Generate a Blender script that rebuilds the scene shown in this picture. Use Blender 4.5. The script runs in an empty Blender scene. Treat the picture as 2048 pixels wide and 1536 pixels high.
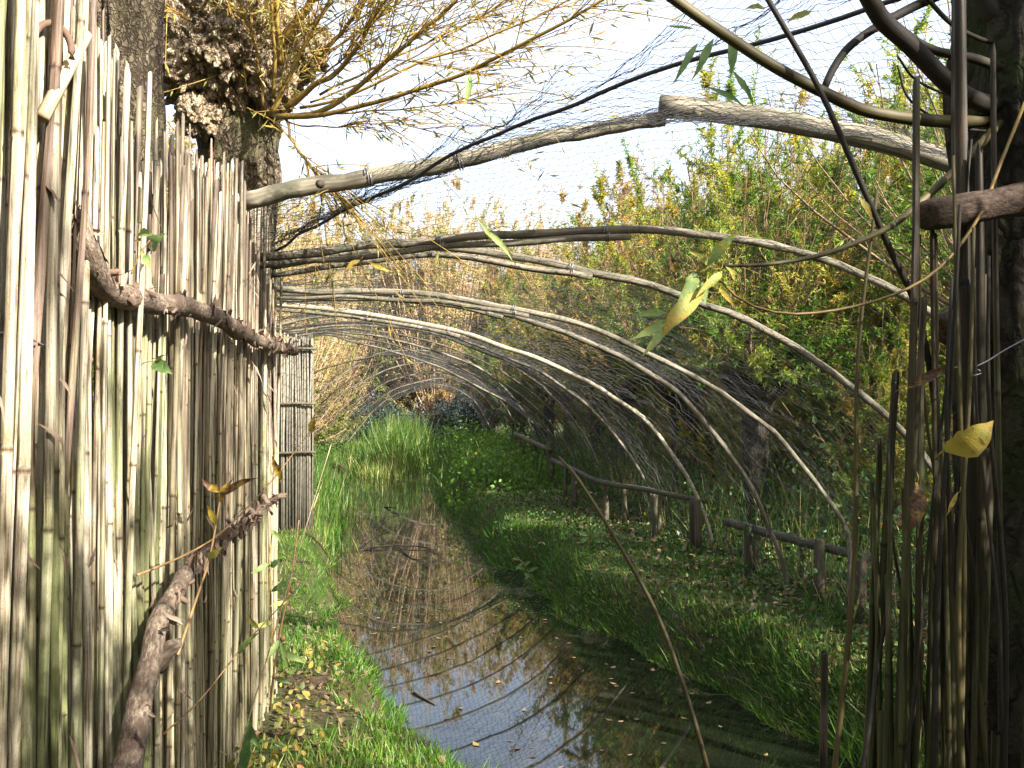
import bpy, math, random
import numpy as np
from mathutils import Vector, noise as mnoise

# ------------------------------------------------------------------ camera, sky, sun, exposure
sc = bpy.context.scene
C = sc.collection
CAM_Z, F, HZ = 1.5, 2000.0, 820.0            # eye height, focal length in photo pixels, horizon row
cam = bpy.data.cameras.new('camera'); camo = bpy.data.objects.new('camera', cam); C.objects.link(camo)
camo.location = (0, 0, CAM_Z); camo.rotation_euler = (math.radians(90), 0, 0)
cam.sensor_width = 36.0; cam.lens = 36.0*F/2048; cam.shift_y = (HZ-768)/2048
cam.clip_start = .05; cam.clip_end = 2000
sc.camera = camo
TO_SUN = Vector((.73, -.68, .62)).normalized()
w = bpy.data.worlds.new('World'); sc.world = w; w.use_nodes = True
wn = w.node_tree.nodes; wl = w.node_tree.links
sky = wn.new('ShaderNodeTexSky'); sky.sky_type = 'NISHITA'; sky.sun_disc = False
sky.sun_elevation = math.asin(TO_SUN.z); sky.sun_rotation = math.atan2(TO_SUN.x, TO_SUN.y)
sky.air_density = 1.0; sky.dust_density = 4.0; sky.ozone_density = 1.2
sky_tc = wn.new('ShaderNodeTexCoord'); veil = wn.new('ShaderNodeTexNoise'); veil.inputs['Scale'].default_value = 1.6; veil.inputs['Detail'].default_value = 5
veil_f = wn.new('ShaderNodeMapRange'); veil_f.inputs[1].default_value = .3; veil_f.inputs[2].default_value = .7; veil_f.inputs[3].default_value = .30; veil_f.inputs[4].default_value = .60
veil_mix = wn.new('ShaderNodeMix'); veil_mix.data_type = 'RGBA'; veil_mix.inputs[7].default_value = (3.3, 3.55, 4.4, 1)   # thin high cloud
wl.new(sky_tc.outputs['Generated'], veil.inputs['Vector']); wl.new(veil.outputs['Fac'], veil_f.inputs[0]); wl.new(veil_f.outputs[0], veil_mix.inputs[0])
wl.new(sky.outputs[0], veil_mix.inputs[6]); wl.new(veil_mix.outputs[2], wn['Background'].inputs[0]); wn['Background'].inputs[1].default_value = .10
sun = bpy.data.lights.new('sun', 'SUN'); suno = bpy.data.objects.new('sun', sun); C.objects.link(suno)
sun.energy = 5.0; sun.angle = math.radians(.55); sun.color = (1, .955, .89)
suno.rotation_euler = TO_SUN.to_track_quat('Z', 'Y').to_euler(); suno.location = (6, -5, 8)
sc.view_settings.view_transform = 'Standard'; sc.view_settings.look = 'None'
sc.view_settings.gamma = 1; sc.view_settings.exposure = 2.3
sc.cycles.use_denoising = True
sc.cycles.max_bounces = 5; sc.cycles.diffuse_bounces = 3; sc.cycles.transparent_max_bounces = 4
sc.cycles.sample_clamp_indirect = 6

rng = np.random.default_rng(7); random.seed(7)

def P(px, py, d):
    """photo pixel + distance -> point in the place"""
    return np.array(((px-1024)/F*d, d, CAM_Z-(py-HZ)/F*d))
AX = -.077                                   # the ditch runs slightly off the view axis
def PW(px, py, a):
    """photo pixel on the plane of the reed screens, a metres beside the axis"""
    d = a/((1024-px)/F+AX)
    return P(px, py, d)

# ------------------------------------------------------------------ mesh helpers
class G:
    def __init__(s): s.V=[]; s.Fs=[]; s.T=[]; s.U=[]; s.n=0
    def add(s, V, F_, tint=None, tc=None):
        V=np.asarray(V,dtype=np.float32).reshape(-1,3)
        s.V.append(V)
        for f in (F_ if isinstance(F_,(list,tuple)) else [F_]):
            s.Fs.append(np.asarray(f,dtype=np.int64)+s.n)
        s.T.append(np.full(len(V),.5,np.float32) if tint is None else np.broadcast_to(np.asarray(tint,np.float32),(len(V),)))
        s.U.append(V if tc is None else np.asarray(tc,np.float32).reshape(-1,3))
        s.n+=len(V); return s
    def mesh(s, name, mat, smooth=True):
        V=np.concatenate(s.V); me=bpy.data.meshes.new(name)
        me.vertices.add(len(V)); me.vertices.foreach_set('co',V.ravel())
        loops=np.concatenate([f.ravel() for f in s.Fs]); sizes=np.concatenate([np.full(len(f),f.shape[1]) for f in s.Fs])
        me.loops.add(len(loops)); me.loops.foreach_set('vertex_index',loops.astype(np.int32))
        me.polygons.add(len(sizes)); me.polygons.foreach_set('loop_start',np.concatenate([[0],np.cumsum(sizes)[:-1]]).astype(np.int32))
        me.update(calc_edges=True)
        a=me.attributes.new('tint','FLOAT','POINT'); a.data.foreach_set('value',np.concatenate(s.T))
        a=me.attributes.new('tc','FLOAT_VECTOR','POINT'); a.data.foreach_set('vector',np.concatenate(s.U).ravel())
        me.polygons.foreach_set('use_smooth',np.full(len(sizes),smooth))
        me.materials.append(mat); return me
    def obj(s, name, mat, parent=None, smooth=True, **k): return link(name, s.mesh(name,mat,smooth), parent, **k)

def link(name, data, parent=None, **k):
    o=bpy.data.objects.new(name,data); C.objects.link(o)
    if parent is not None: o.parent=parent
    for key,v in k.items(): o[key]=v
    return o
def thing(name, label, cat, loc=(0,0,0), group=None):
    o=link(name,None,None,label=label,category=cat); o.location=loc; o.empty_display_size=.1
    if group: o['group']=group
    return o

def tubes(g, L, R, n=6, tint=None, cap=True):
    """L (lines, points, 3), R broadcast to (lines, points): a tube round every line"""
    L=np.asarray(L,float)
    if L.ndim==2: L=L[None]
    l,p,_=L.shape; R=np.broadcast_to(np.asarray(R,float),(l,p))
    T=np.gradient(L,axis=1); T/=np.linalg.norm(T,axis=2,keepdims=True)+1e-9
    m=T.mean(axis=1,keepdims=True)
    ref=np.where(np.abs(m[...,2:3])>.8*np.linalg.norm(m,axis=2,keepdims=True),np.array([1.,.2,0]),np.array([0,0,1.]))
    A=np.cross(T,ref); A/=np.linalg.norm(A,axis=2,keepdims=True)+1e-9; B=np.cross(A,T)
    th=np.linspace(0,2*np.pi,n,endpoint=False)
    V=L[:,:,None]+R[:,:,None,None]*(A[:,:,None]*np.cos(th)[:,None]+B[:,:,None]*np.sin(th)[:,None])
    s=np.concatenate([np.zeros((l,1)),np.cumsum(np.linalg.norm(np.diff(L,axis=1),axis=2),axis=1)],1)
    U=np.empty(V.shape); U[...,0]=R[:,:,None]*np.cos(th); U[...,1]=R[:,:,None]*np.sin(th); U[...,2]=s[:,:,None]
    U+=rng.uniform(0,50,(l,1,1,1))
    idx=np.arange(l*p*n).reshape(l,p,n); nx=np.roll(idx,-1,axis=2)
    q=np.stack([idx[:,:-1],nx[:,:-1],nx[:,1:],idx[:,1:]],-1).reshape(-1,4)
    Fs=[q]
    if cap: Fs+= [idx[:,0,::-1].reshape(-1,n), idx[:,-1].reshape(-1,n)]
    t=None if tint is None else np.repeat(np.broadcast_to(np.asarray(tint,float),(l,)),p*n)
    g.add(V,Fs,t,U); return g

def spline(pts, m):
    """Catmull-Rom through pts, m points evenly along it"""
    p=np.asarray(pts,float); k=p.shape[1]
    q=np.concatenate([2*p[:1]-p[1:2],p,2*p[-1:]-p[-2:-1]]); out=[]
    for i in range(len(p)-1):
        t=np.linspace(0,1,12,endpoint=False)[:,None]; a,b,c,d=q[i:i+4]
        out.append(.5*((2*b)+(c-a)*t+(2*a-5*b+4*c-d)*t*t+(3*b-a-3*c+d)*t**3))
    out.append(p[-1:]); o=np.concatenate(out)
    s=np.concatenate([[0],np.cumsum(np.linalg.norm(np.diff(o[:,:3],axis=0),axis=1))])
    u=np.linspace(0,s[-1],m); return np.stack([np.interp(u,s,o[:,j]) for j in range(k)],1)

def frames(D, roll=None):
    """unit directions (N,3) -> matrices with columns side, along, normal"""
    D=D/(np.linalg.norm(D,axis=1,keepdims=True)+1e-9)
    r=rng.normal(size=D.shape) if roll is None else roll
    S=np.cross(D,r); S/=np.linalg.norm(S,axis=1,keepdims=True)+1e-9
    return np.stack([S,D,np.cross(S,D)],-1)
# leaf templates: x across, y along, z up
WILLOW=(np.array([[0,0,0],[.5,.42,.0],[0,1,.10],[-.5,.42,.0]]),[np.array([[0,1,2,3]])])
LEAF6=(np.array([[0,0,0],[.5,.33,.06],[.34,.72,.0],[0,1,-.08],[-.34,.72,.0],[-.5,.33,.06],[0,.5,-.03]]),
       [np.array([[0,1,6],[1,2,6],[2,3,6],[3,4,6],[4,5,6],[5,0,6]])])
BLADE=(np.array([[-.5,0,0],[.5,0,0],[.38,.5,.10],[-.38,.5,.10],[0,1,.38]]),[np.array([[0,1,2,3]]),np.array([[3,2,4]])])
def scatter(g, tpl, O, M, W, Ln, tint, H=None):
    T,Fs=tpl; N=len(O); k=len(T)
    S=np.stack([W,Ln,Ln if H is None else H],1)
    V=np.einsum('nij,nkj->nki',M,T[None]*S[:,None])+O[:,None]
    g.add(V,[(f[None]+np.arange(N)[:,None,None]*k).reshape(-1,f.shape[1]) for f in Fs],np.repeat(tint,k)); return g

def vnoise(p, s, z=0.0): return mnoise.noise(Vector((p[0]*s,p[1]*s,p[2]*s+z)))
def fbm(p, s, z=0, o=4):
    a,t=1.0,0.0
    for i in range(o): t+=a*vnoise(p,s,z+i*7.3); s*=2.1; a*=.5
    return t

# ------------------------------------------------------------------ materials
def nodes(m): m.use_nodes=True; return m.node_tree.nodes, m.node_tree.links
def ramp(n, cols):
    r=n.new('ShaderNodeValToRGB'); e=r.color_ramp.elements
    while len(e)<len(cols): e.new(.5)
    for k,(p,c) in enumerate(cols): e[k].position=p; e[k].color=(*c,1)
    return r
def noise_(n,l,vec,scale,detail=4,rough=.6,mul=None):
    if mul is not None:
        mp=n.new('ShaderNodeMapping'); mp.inputs['Scale'].default_value=mul; l.new(vec,mp.inputs[0]); vec=mp.outputs[0]
    t=n.new('ShaderNodeTexNoise'); t.inputs['Scale'].default_value=scale; t.inputs['Detail'].default_value=detail
    t.inputs['Roughness'].default_value=rough; l.new(vec,t.inputs['Vector']); return t.outputs['Fac']
def math_(n,l,op,a,b):
    m=n.new('ShaderNodeMath'); m.operation=op
    for i,v in enumerate((a,b)):
        if isinstance(v,(int,float)): m.inputs[i].default_value=v
        else: l.new(v,m.inputs[i])
    return m.outputs[0]
def mix_(n,l,f,a,b,mode='MIX'):
    m=n.new('ShaderNodeMix'); m.data_type='RGBA'; m.blend_type=mode
    if isinstance(f,(int,float)): m.inputs[0].default_value=f
    else: l.new(f,m.inputs[0])
    for i,v in ((6,a),(7,b)):
        if isinstance(v,tuple): m.inputs[i].default_value=(*v,1)
        else: l.new(v,m.inputs[i])
    return m.outputs[2]
def attr(n,name,out='Fac'):
    a=n.new('ShaderNodeAttribute'); a.attribute_name=name; return a.outputs[out]

def leaf_mat(name, cols, trans=.4, rough=.45, blotch=False):
    m=bpy.data.materials.new(name); n,l=nodes(m); bs=n['Principled BSDF']
    r=ramp(n,cols); l.new(attr(n,'tint'),r.inputs[0])
    if blotch:      # blemishes and fine mottling on the blade
        ob=n.new('ShaderNodeTexCoord').outputs['Object']; q=noise_(n,l,ob,60,5,.75)
        l.new(math_(n,l,'ADD',attr(n,'tint'),math_(n,l,'MULTIPLY',math_(n,l,'SUBTRACT',q,.5),.55)),r.inputs[0])
        bb=n.new('ShaderNodeBump'); bb.inputs['Distance'].default_value=.002; l.new(noise_(n,l,ob,220,4,.7),bb.inputs['Height']); l.new(bb.outputs[0],bs.inputs['Normal'])
    l.new(r.outputs[0],bs.inputs['Base Color']); bs.inputs['Roughness'].default_value=rough
    bs.inputs['Specular IOR Level'].default_value=.35
    tr=n.new('ShaderNodeBsdfTranslucent'); l.new(r.outputs[0],tr.inputs[0])
    mx=n.new('ShaderNodeMixShader'); mx.inputs[0].default_value=trans
    l.new(bs.outputs[0],mx.inputs[1]); l.new(tr.outputs[0],mx.inputs[2]); l.new(mx.outputs[0],n['Material Output'].inputs[0]); return m
def wood_mat(name, cols, streak=(1,1,.04), scale=60, bump=.6, rough=.8, patch=None, dist=.004):
    """streaks along the piece; patch adds a second tone in blotches"""
    m=bpy.data.materials.new(name); n,l=nodes(m); bs=n['Principled BSDF']
    tc=attr(n,'tc','Vector'); f=noise_(n,l,tc,scale,5,.65,streak)
    r=ramp(n,cols); l.new(f,r.inputs[0]); col=r.outputs[0]
    if patch:
        pf=noise_(n,l,tc,9,4,.7); pr=ramp(n,[(.48,(0,0,0)),(.62,(1,1,1))]); l.new(pf,pr.inputs[0]); col=mix_(n,l,pr.outputs[0],col,patch)
    t=n.new('ShaderNodeHueSaturation'); l.new(col,t.inputs['Color'])
    oi=n.new('ShaderNodeObjectInfo'); v=n.new('ShaderNodeMapRange'); v.inputs[3].default_value=.75; v.inputs[4].default_value=1.2
    l.new(oi.outputs['Random'],v.inputs[0]); l.new(v.outputs[0],t.inputs['Value'])
    l.new(t.outputs[0],bs.inputs['Base Color']); bs.inputs['Roughness'].default_value=rough; bs.inputs['Specular IOR Level'].default_value=.25
    b=n.new('ShaderNodeBump'); b.inputs['Strength'].default_value=bump; b.inputs['Distance'].default_value=dist
    l.new(f,b.inputs['Height']); l.new(b.outputs[0],bs.inputs['Normal']); return m
def bark_mat(name, cols, moss=None, scale=14):
    m=bpy.data.materials.new(name); n,l=nodes(m); bs=n['Principled BSDF']
    geo=n.new('ShaderNodeNewGeometry').outputs['Position']
    f=noise_(n,l,geo,scale,7,.7,(1,1,.45)); v=n.new('ShaderNodeTexVoronoi'); v.feature='DISTANCE_TO_EDGE'; v.inputs['Scale'].default_value=scale*1.6
    mp=n.new('ShaderNodeMapping'); mp.inputs['Scale'].default_value=(1,1,.22); 
    dn=n.new('ShaderNodeTexNoise'); dn.inputs['Scale'].default_value=scale*.7; dn.inputs['Detail'].default_value=4; l.new(geo,dn.inputs['Vector'])
    va=n.new('ShaderNodeVectorMath'); va.operation='MULTIPLY_ADD'; va.inputs[1].default_value=(.09,.09,.09); l.new(dn.outputs['Color'],va.inputs[0]); l.new(geo,va.inputs[2])
    l.new(va.outputs[0],mp.inputs[0]); l.new(mp.outputs[0],v.inputs['Vector'])
    h=math_(n,l,'MULTIPLY',f,math_(n,l,'MINIMUM',math_(n,l,'ADD',math_(n,l,'MULTIPLY',v.outputs['Distance'],2.6),.35),1.))
    r=ramp(n,cols); l.new(h,r.inputs[0]); col=r.outputs[0]
    if moss:
        mf=noise_(n,l,geo,4,4,.7); mr=ramp(n,[(.5,(0,0,0)),(.62,(1,1,1))]); l.new(mf,mr.inputs[0]); col=mix_(n,l,mr.outputs[0],col,moss)
    l.new(col,bs.inputs['Base Color']); bs.inputs['Roughness'].default_value=.9; bs.inputs['Specular IOR Level'].default_value=.15
    b=n.new('ShaderNodeBump'); b.inputs['Strength'].default_value=.9; b.inputs['Distance'].default_value=.02
    l.new(h,b.inputs['Height']); l.new(b.outputs[0],bs.inputs['Normal']); return m
def reed_mat(name, cols, algae=.5):
    m=bpy.data.materials.new(name); n,l=nodes(m); bs=n['Principled BSDF']
    oi=n.new('ShaderNodeObjectInfo'); tex=n.new('ShaderNodeTexCoord').outputs['Object']
    geo=n.new('ShaderNodeNewGeometry').outputs['Position']
    r=ramp(n,cols); l.new(oi.outputs['Random'],r.inputs[0])
    off=n.new('ShaderNodeVectorMath'); off.operation='ADD'; l.new(tex,off.inputs[0])
    cx=n.new('ShaderNodeCombineXYZ'); l.new(math_(n,l,'MULTIPLY',oi.outputs['Random'],91.),cx.inputs[2]); l.new(cx.outputs[0],off.inputs[1])
    st=noise_(n,l,off.outputs[0],2.2,5,.7,(.9,.9,3.)); sr=ramp(n,[(.32,(.34,.28,.22)),(.5,(.85,.82,.77)),(.68,(1.2,1.17,1.1))]); l.new(st,sr.inputs[0])
    col=mix_(n,l,1.,r.outputs[0],sr.outputs[0],'MULTIPLY')
    # purple-brown sheath stretches and green algae growing on the damp lower half
    sh=noise_(n,l,off.outputs[0],1.1,2,.5,(.05,.05,5.)); shr=ramp(n,[(.58,(0,0,0)),(.66,(.55,.55,.55))]); l.new(sh,shr.inputs[0])
    col=mix_(n,l,shr.outputs[0],col,(.27,.17,.13))
    sp=n.new('ShaderNodeSeparateXYZ'); l.new(geo,sp.inputs[0])
    hh=n.new('ShaderNodeMapRange'); hh.inputs[1].default_value=2.2; hh.inputs[2].default_value=.5; l.new(sp.outputs['Z'],hh.inputs[0])
    an=noise_(n,l,geo,2.6,4,.7,(1,1,.35)); af=math_(n,l,'MULTIPLY',math_(n,l,'SUBTRACT',math_(n,l,'ADD',an,math_(n,l,'MULTIPLY',hh.outputs[0],.22)),.52),6.*algae)
    cl=n.new('ShaderNodeClamp'); cl.inputs[2].default_value=.8*algae+.1; l.new(af,cl.inputs[0])
    col=mix_(n,l,cl.outputs[0],col,(.12,.145,.045))
    bl=noise_(n,l,geo,34,6,.75,(1,1,.22)); br_=ramp(n,[(.30,(.30,.24,.18)),(.46,(1,1,1))]); l.new(bl,br_.inputs[0]); col=mix_(n,l,.95,col,br_.outputs[0],'MULTIPLY')
    ck=noise_(n,l,geo,150,3,.6,(1,1,.035)); ckr=ramp(n,[(.34,(.30,.24,.19)),(.45,(1,1,1))]); l.new(ck,ckr.inputs[0]); col=mix_(n,l,.9,col,ckr.outputs[0],'MULTIPLY')
    sk=noise_(n,l,geo,420,2,.6,(1,1,.5)); skr=ramp(n,[(.30,(.45,.36,.28)),(.42,(1,1,1))]); l.new(sk,skr.inputs[0]); col=mix_(n,l,.7,col,skr.outputs[0],'MULTIPLY')
    nr_=ramp(n,[(0,(.28,.17,.10)),(.45,(1,1,1)),(.6,(1,1,1)),(.7,(1.25,1.2,1.1))]); l.new(attr(n,'tint'),nr_.inputs[0]); col=mix_(n,l,1.,col,nr_.outputs[0],'MULTIPLY')
    l.new(col,bs.inputs['Base Color']); bs.inputs['Roughness'].default_value=.55; bs.inputs['Specular IOR Level'].default_value=.35
    b=n.new('ShaderNodeBump'); b.inputs['Strength'].default_value=.35; b.inputs['Distance'].default_value=.003
    l.new(st,b.inputs['Height']); l.new(b.outputs[0],bs.inputs['Normal']); return m
def plain(name,c,rough=.6,metal=0):
    m=bpy.data.materials.new(name); n,l=nodes(m); bs=n['Principled BSDF']
    bs.inputs['Base Color'].default_value=(*c,1); bs.inputs['Roughness'].default_value=rough; bs.inputs['Metallic'].default_value=metal
    f=noise_(n,l,n.new('ShaderNodeTexCoord').outputs['Object'],25,3); 
    l.new(mix_(n,l,f,tuple(x*.6 for x in c),tuple(min(1,x*1.3) for x in c)),bs.inputs['Base Color']); return m

M={}
M['leaf_green']=leaf_mat('willow leaf green',[(0,(.05,.12,.014)),(.4,(.115,.22,.024)),(.7,(.26,.32,.036)),(.88,(.46,.38,.045)),(1,(.38,.21,.04))],.55)
M['leaf_gold']=leaf_mat('willow leaf gold',[(0,(.09,.12,.03)),(.4,(.20,.19,.045)),(.75,(.38,.26,.06)),(1,(.33,.16,.055))],.4)
M['leaf_tan']=leaf_mat('dry leaf tan',[(0,(.15,.19,.04)),(.35,(.26,.25,.07)),(.7,(.40,.30,.11)),(.9,(.42,.27,.14)),(1,(.30,.15,.07))],.4)
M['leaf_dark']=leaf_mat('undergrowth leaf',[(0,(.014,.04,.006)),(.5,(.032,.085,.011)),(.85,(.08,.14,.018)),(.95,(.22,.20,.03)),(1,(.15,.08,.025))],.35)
M['grass']=leaf_mat('grass',[(0,(.025,.085,.006)),(.5,(.06,.155,.011)),(.8,(.13,.20,.02)),(.92,(.28,.26,.08)),(1,(.34,.28,.13))],.4)
M['reedgreen']=leaf_mat('green reed',[(0,(.04,.10,.012)),(.55,(.08,.16,.02)),(.85,(.17,.21,.04)),(1,(.36,.30,.11))],.4)
M['litter']=leaf_mat('leaf litter',[(0,(.06,.035,.02)),(.5,(.15,.09,.05)),(.8,(.24,.16,.09)),(1,(.32,.22,.06))],.15,.6)
M['shade_toned']=leaf_mat('far hedge leaf',[(0,(.02,.034,.034)),(.6,(.035,.055,.05)),(1,(.06,.08,.065))],.2)  # shade of the far growth is put into this dark leaf colour
M['weed']=leaf_mat('duckweed',[(0,(.05,.09,.02)),(.5,(.10,.13,.05)),(.8,(.20,.17,.10)),(1,(.30,.24,.16))],.1,.6)
M['bigleaf']=leaf_mat('large willow leaf',blotch=True,trans=.4,rough=.4,cols=[(0,(.10,.19,.05)),(.35,(.22,.32,.10)),(.6,(.36,.34,.07)),(.8,(.50,.34,.05)),(1,(.09,.045,.03))])
M['pole']=wood_mat('weathered pole',[(.25,(.035,.029,.02)),(.42,(.105,.09,.062)),(.58,(.19,.165,.12)),(.8,(.30,.27,.20))],patch=(.075,.072,.045))
M['pole_pale']=wood_mat('peeled pole',[(.25,(.10,.08,.05)),(.45,(.26,.22,.15)),(.62,(.40,.36,.26)),(.85,(.50,.46,.35))],patch=(.24,.20,.13))
M['post']=wood_mat('old post',[(.25,(.02,.015,.010)),(.5,(.07,.053,.034)),(.8,(.14,.11,.07))],patch=(.04,.055,.018))
M['rail']=wood_mat('flaking bark',[(.25,(.04,.027,.019)),(.45,(.14,.10,.07)),(.6,(.27,.21,.145)),(.8,(.45,.39,.29))],(1,1,.4),120,1.,patch=(.13,.085,.055),dist=.01)
M['curl']=leaf_mat('curled bark',[(0,(.05,.028,.02)),(.5,(.14,.085,.055)),(.8,(.19,.13,.09)),(1,(.26,.19,.13))],.1,.8)
M['shoot']=wood_mat('yellow willow shoot',[(.2,(.10,.06,.016)),(.5,(.22,.14,.03)),(.8,(.32,.23,.06))],(1,1,.1),30,.2,.45)
M['shoot_brown']=wood_mat('brown shoot',[(.2,(.10,.055,.03)),(.5,(.20,.12,.06)),(.8,(.30,.20,.10))],(1,1,.1),20,.1,.6)
M['shoot_pink']=wood_mat('pale tan shoot',[(.2,(.22,.13,.08)),(.5,(.40,.27,.17)),(.8,(.50,.36,.24))],(1,1,.1),20,.1,.6)
M['branch']=wood_mat('olive branch',[(.2,(.03,.026,.011)),(.5,(.075,.06,.022)),(.8,(.13,.10,.04))],(1,1,.12),35,.4,.6)
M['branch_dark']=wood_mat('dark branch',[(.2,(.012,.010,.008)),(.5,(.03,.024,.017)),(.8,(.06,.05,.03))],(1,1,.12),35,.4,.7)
M['stub']=wood_mat('cut stub bark',[(.3,(.02,.013,.009)),(.5,(.06,.04,.028)),(.75,(.12,.085,.06))],(1,1,.5),130,1.,.95,patch=(.09,.065,.045),dist=.006)
M['bark']=bark_mat('willow bark',[(.08,(.012,.009,.006)),(.3,(.06,.045,.028)),(.5,(.135,.108,.07)),(.75,(.22,.185,.125))],(.10,.09,.045),34)
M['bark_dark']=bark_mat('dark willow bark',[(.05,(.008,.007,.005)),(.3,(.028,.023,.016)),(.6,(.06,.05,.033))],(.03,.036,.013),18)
M['burl']=bark_mat('burl bark',[(.05,(.03,.019,.011)),(.2,(.15,.108,.065)),(.4,(.31,.24,.155)),(.7,(.46,.39,.27))],None,26)
REEDC=[(0,(.08,.06,.042)),(.12,(.19,.15,.105)),(.3,(.36,.31,.225)),(.5,(.47,.42,.32)),(.65,(.22,.20,.145)),(.8,(.54,.49,.40)),(.92,(.17,.12,.085)),(1,(.11,.08,.06))]
M['reed']=reed_mat('pale reed',REEDC,.8)
M['reed_far']=reed_mat('weathered reed',REEDC,.28)
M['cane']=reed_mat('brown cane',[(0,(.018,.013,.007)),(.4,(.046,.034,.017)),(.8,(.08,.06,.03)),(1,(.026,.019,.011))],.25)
M['screen']=wood_mat('reed matting',[(.25,(.04,.036,.025)),(.45,(.14,.125,.09)),(.75,(.26,.235,.175))],(1,1,.03),60,.3,.8)
M['thread']=plain('net thread',(.032,.03,.026),.8); M['rope']=plain('tarred rope',(.03,.028,.03),.7); M['wire']=plain('zinc wire',(.18,.18,.19),.5,.6)
M['redstem']=wood_mat('red knotted stem',[(.2,(.13,.075,.03)),(.6,(.24,.145,.06)),(.9,(.28,.07,.05))],(1,1,.2),20,.2,.5)
M['strawstem']=wood_mat('dry straw',[(.2,(.36,.26,.13)),(.8,(.55,.44,.26))],(1,1,.1),20,.2,.6)

def ground_material():
    m=bpy.data.materials.new('soil and moss'); n,l=nodes(m); bs=n['Principled BSDF']
    geo=n.new('ShaderNodeNewGeometry').outputs['Position']
    a=noise_(n,l,geo,1.3,6,.65); b=noise_(n,l,geo,22,5,.7)
    r1=ramp(n,[(.3,(.030,.022,.012)),(.6,(.085,.06,.035)),(.8,(.14,.10,.06))]); l.new(b,r1.inputs[0])
    r2=ramp(n,[(.3,(.016,.030,.006)),(.7,(.05,.085,.015))]); l.new(b,r2.inputs[0])
    rf=ramp(n,[(.40,(0,0,0)),(.55,(1,1,1))]); l.new(a,rf.inputs[0])
    l.new(mix_(n,l,rf.outputs[0],r1.outputs[0],r2.outputs[0]),bs.inputs['Base Color']); bs.inputs['Roughness'].default_value=.95
    bs.inputs['Specular IOR Level'].default_value=.1
    bp=n.new('ShaderNodeBump'); bp.inputs['Distance'].default_value=.04; l.new(b,bp.inputs['Height']); l.new(bp.outputs[0],bs.inputs['Normal']); return m
def water_material():
    m=bpy.data.materials.new('still ditch water'); n,l=nodes(m); bs=n['Principled BSDF']
    geo=n.new('ShaderNodeNewGeometry').outputs['Position']
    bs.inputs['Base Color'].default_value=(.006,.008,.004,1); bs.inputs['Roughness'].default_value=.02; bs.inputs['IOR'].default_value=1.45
    bp=n.new('ShaderNodeBump'); bp.inputs['Distance'].default_value=.0035; bp.inputs['Strength'].default_value=.06
    l.new(noise_(n,l,geo,3.,2,.5,(1,.5,1)),bp.inputs['Height']); l.new(bp.outputs[0],bs.inputs['Normal'])
    # a dusty film of pollen and seed fluff; its tan also imitates mirrored trees
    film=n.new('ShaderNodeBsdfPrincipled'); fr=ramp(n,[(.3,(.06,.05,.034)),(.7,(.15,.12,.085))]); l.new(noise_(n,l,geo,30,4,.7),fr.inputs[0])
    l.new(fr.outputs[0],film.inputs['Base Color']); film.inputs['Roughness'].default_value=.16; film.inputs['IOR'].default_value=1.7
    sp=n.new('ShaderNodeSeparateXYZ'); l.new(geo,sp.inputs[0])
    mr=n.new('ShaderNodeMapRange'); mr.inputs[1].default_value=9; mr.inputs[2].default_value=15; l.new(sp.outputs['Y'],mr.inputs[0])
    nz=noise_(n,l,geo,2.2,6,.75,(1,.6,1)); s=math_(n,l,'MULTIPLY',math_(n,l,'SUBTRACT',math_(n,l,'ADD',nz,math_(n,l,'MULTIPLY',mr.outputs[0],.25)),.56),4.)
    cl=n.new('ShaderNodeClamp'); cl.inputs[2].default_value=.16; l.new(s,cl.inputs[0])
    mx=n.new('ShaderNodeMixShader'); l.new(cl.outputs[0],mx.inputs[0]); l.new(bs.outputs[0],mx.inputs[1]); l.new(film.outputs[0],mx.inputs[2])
    l.new(mx.outputs[0],n['Material Output'].inputs[0]); return m

# ------------------------------------------------------------------ ground and water
WZ=-.35
LY=np.array([-20,0,2.2,3,4,5.17,6.6,9.7,16,23,28,34,46,70,300]); LX=np.array([30,5,2.2,1.0,.12,-.5,-1.07,-1.86,-3.0,-4.2,-4.6,-5.0,-5.6,-7,-30])
RY=np.array([-20,0,3,4.5,5.6,6.7,9,12.3,18.5,28,46,70,300]); RX=np.array([38,9,4.4,2.8,1.89,1.30,.66,-.1,-.95,-1.75,-3.6,-5.5,-28])
def smooth(t): t=np.clip(t,0,1); return t*t*(3-2*t)
def edges(y,x=0):
    wob=.10*np.sin(y*2.1)+.06*np.sin(y*5.3+1)
    return np.interp(y,LY,LX)+wob, np.interp(y,RY,RX)+.10*np.sin(y*1.7+2)+.07*np.sin(y*4.1)
def gz(x,y):
    x=np.asarray(x,float); y=np.asarray(y,float); l_,r_=edges(y)
    inside=np.minimum(x-l_,r_-x); hb=np.where(x>(l_+r_)/2,.10,0.0)
    bump=.03*np.sin(x*2.3+y*1.1)+.025*np.sin(x*1.1-y*2.7)+.015*np.sin(x*6.1+y*4.3)
    far=np.clip((np.hypot(x,y)-60)/200,0,1)
    return hb+bump*(1-far)-smooth((inside+.22)/.5)*(hb+.75)
gx=np.unique(np.concatenate([np.linspace(-300,-12,25),np.linspace(-12,8,240),np.linspace(8,300,30)]))
gy=np.unique(np.concatenate([np.linspace(-60,-2,20),np.linspace(-2,20,240),np.linspace(20,60,160),np.linspace(60,400,30)]))
X,Y=np.meshgrid(gx,gy); Z=gz(X,Y)
i=np.arange(X.size).reshape(X.shape)
g=G().add(np.stack([X,Y,Z],-1),np.stack([i[:-1,:-1],i[:-1,1:],i[1:,1:],i[1:,:-1]],-1).reshape(-1,4))
g.obj('ground',ground_material(),kind='structure')
wy=np.linspace(-15,120,260); l_,r_=edges(wy); wx=np.linspace(0,1,8)
WX=(l_-.25)[:,None]*(1-wx)+(r_+.25)[:,None]*wx
i=np.arange(WX.size).reshape(WX.shape)
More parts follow.
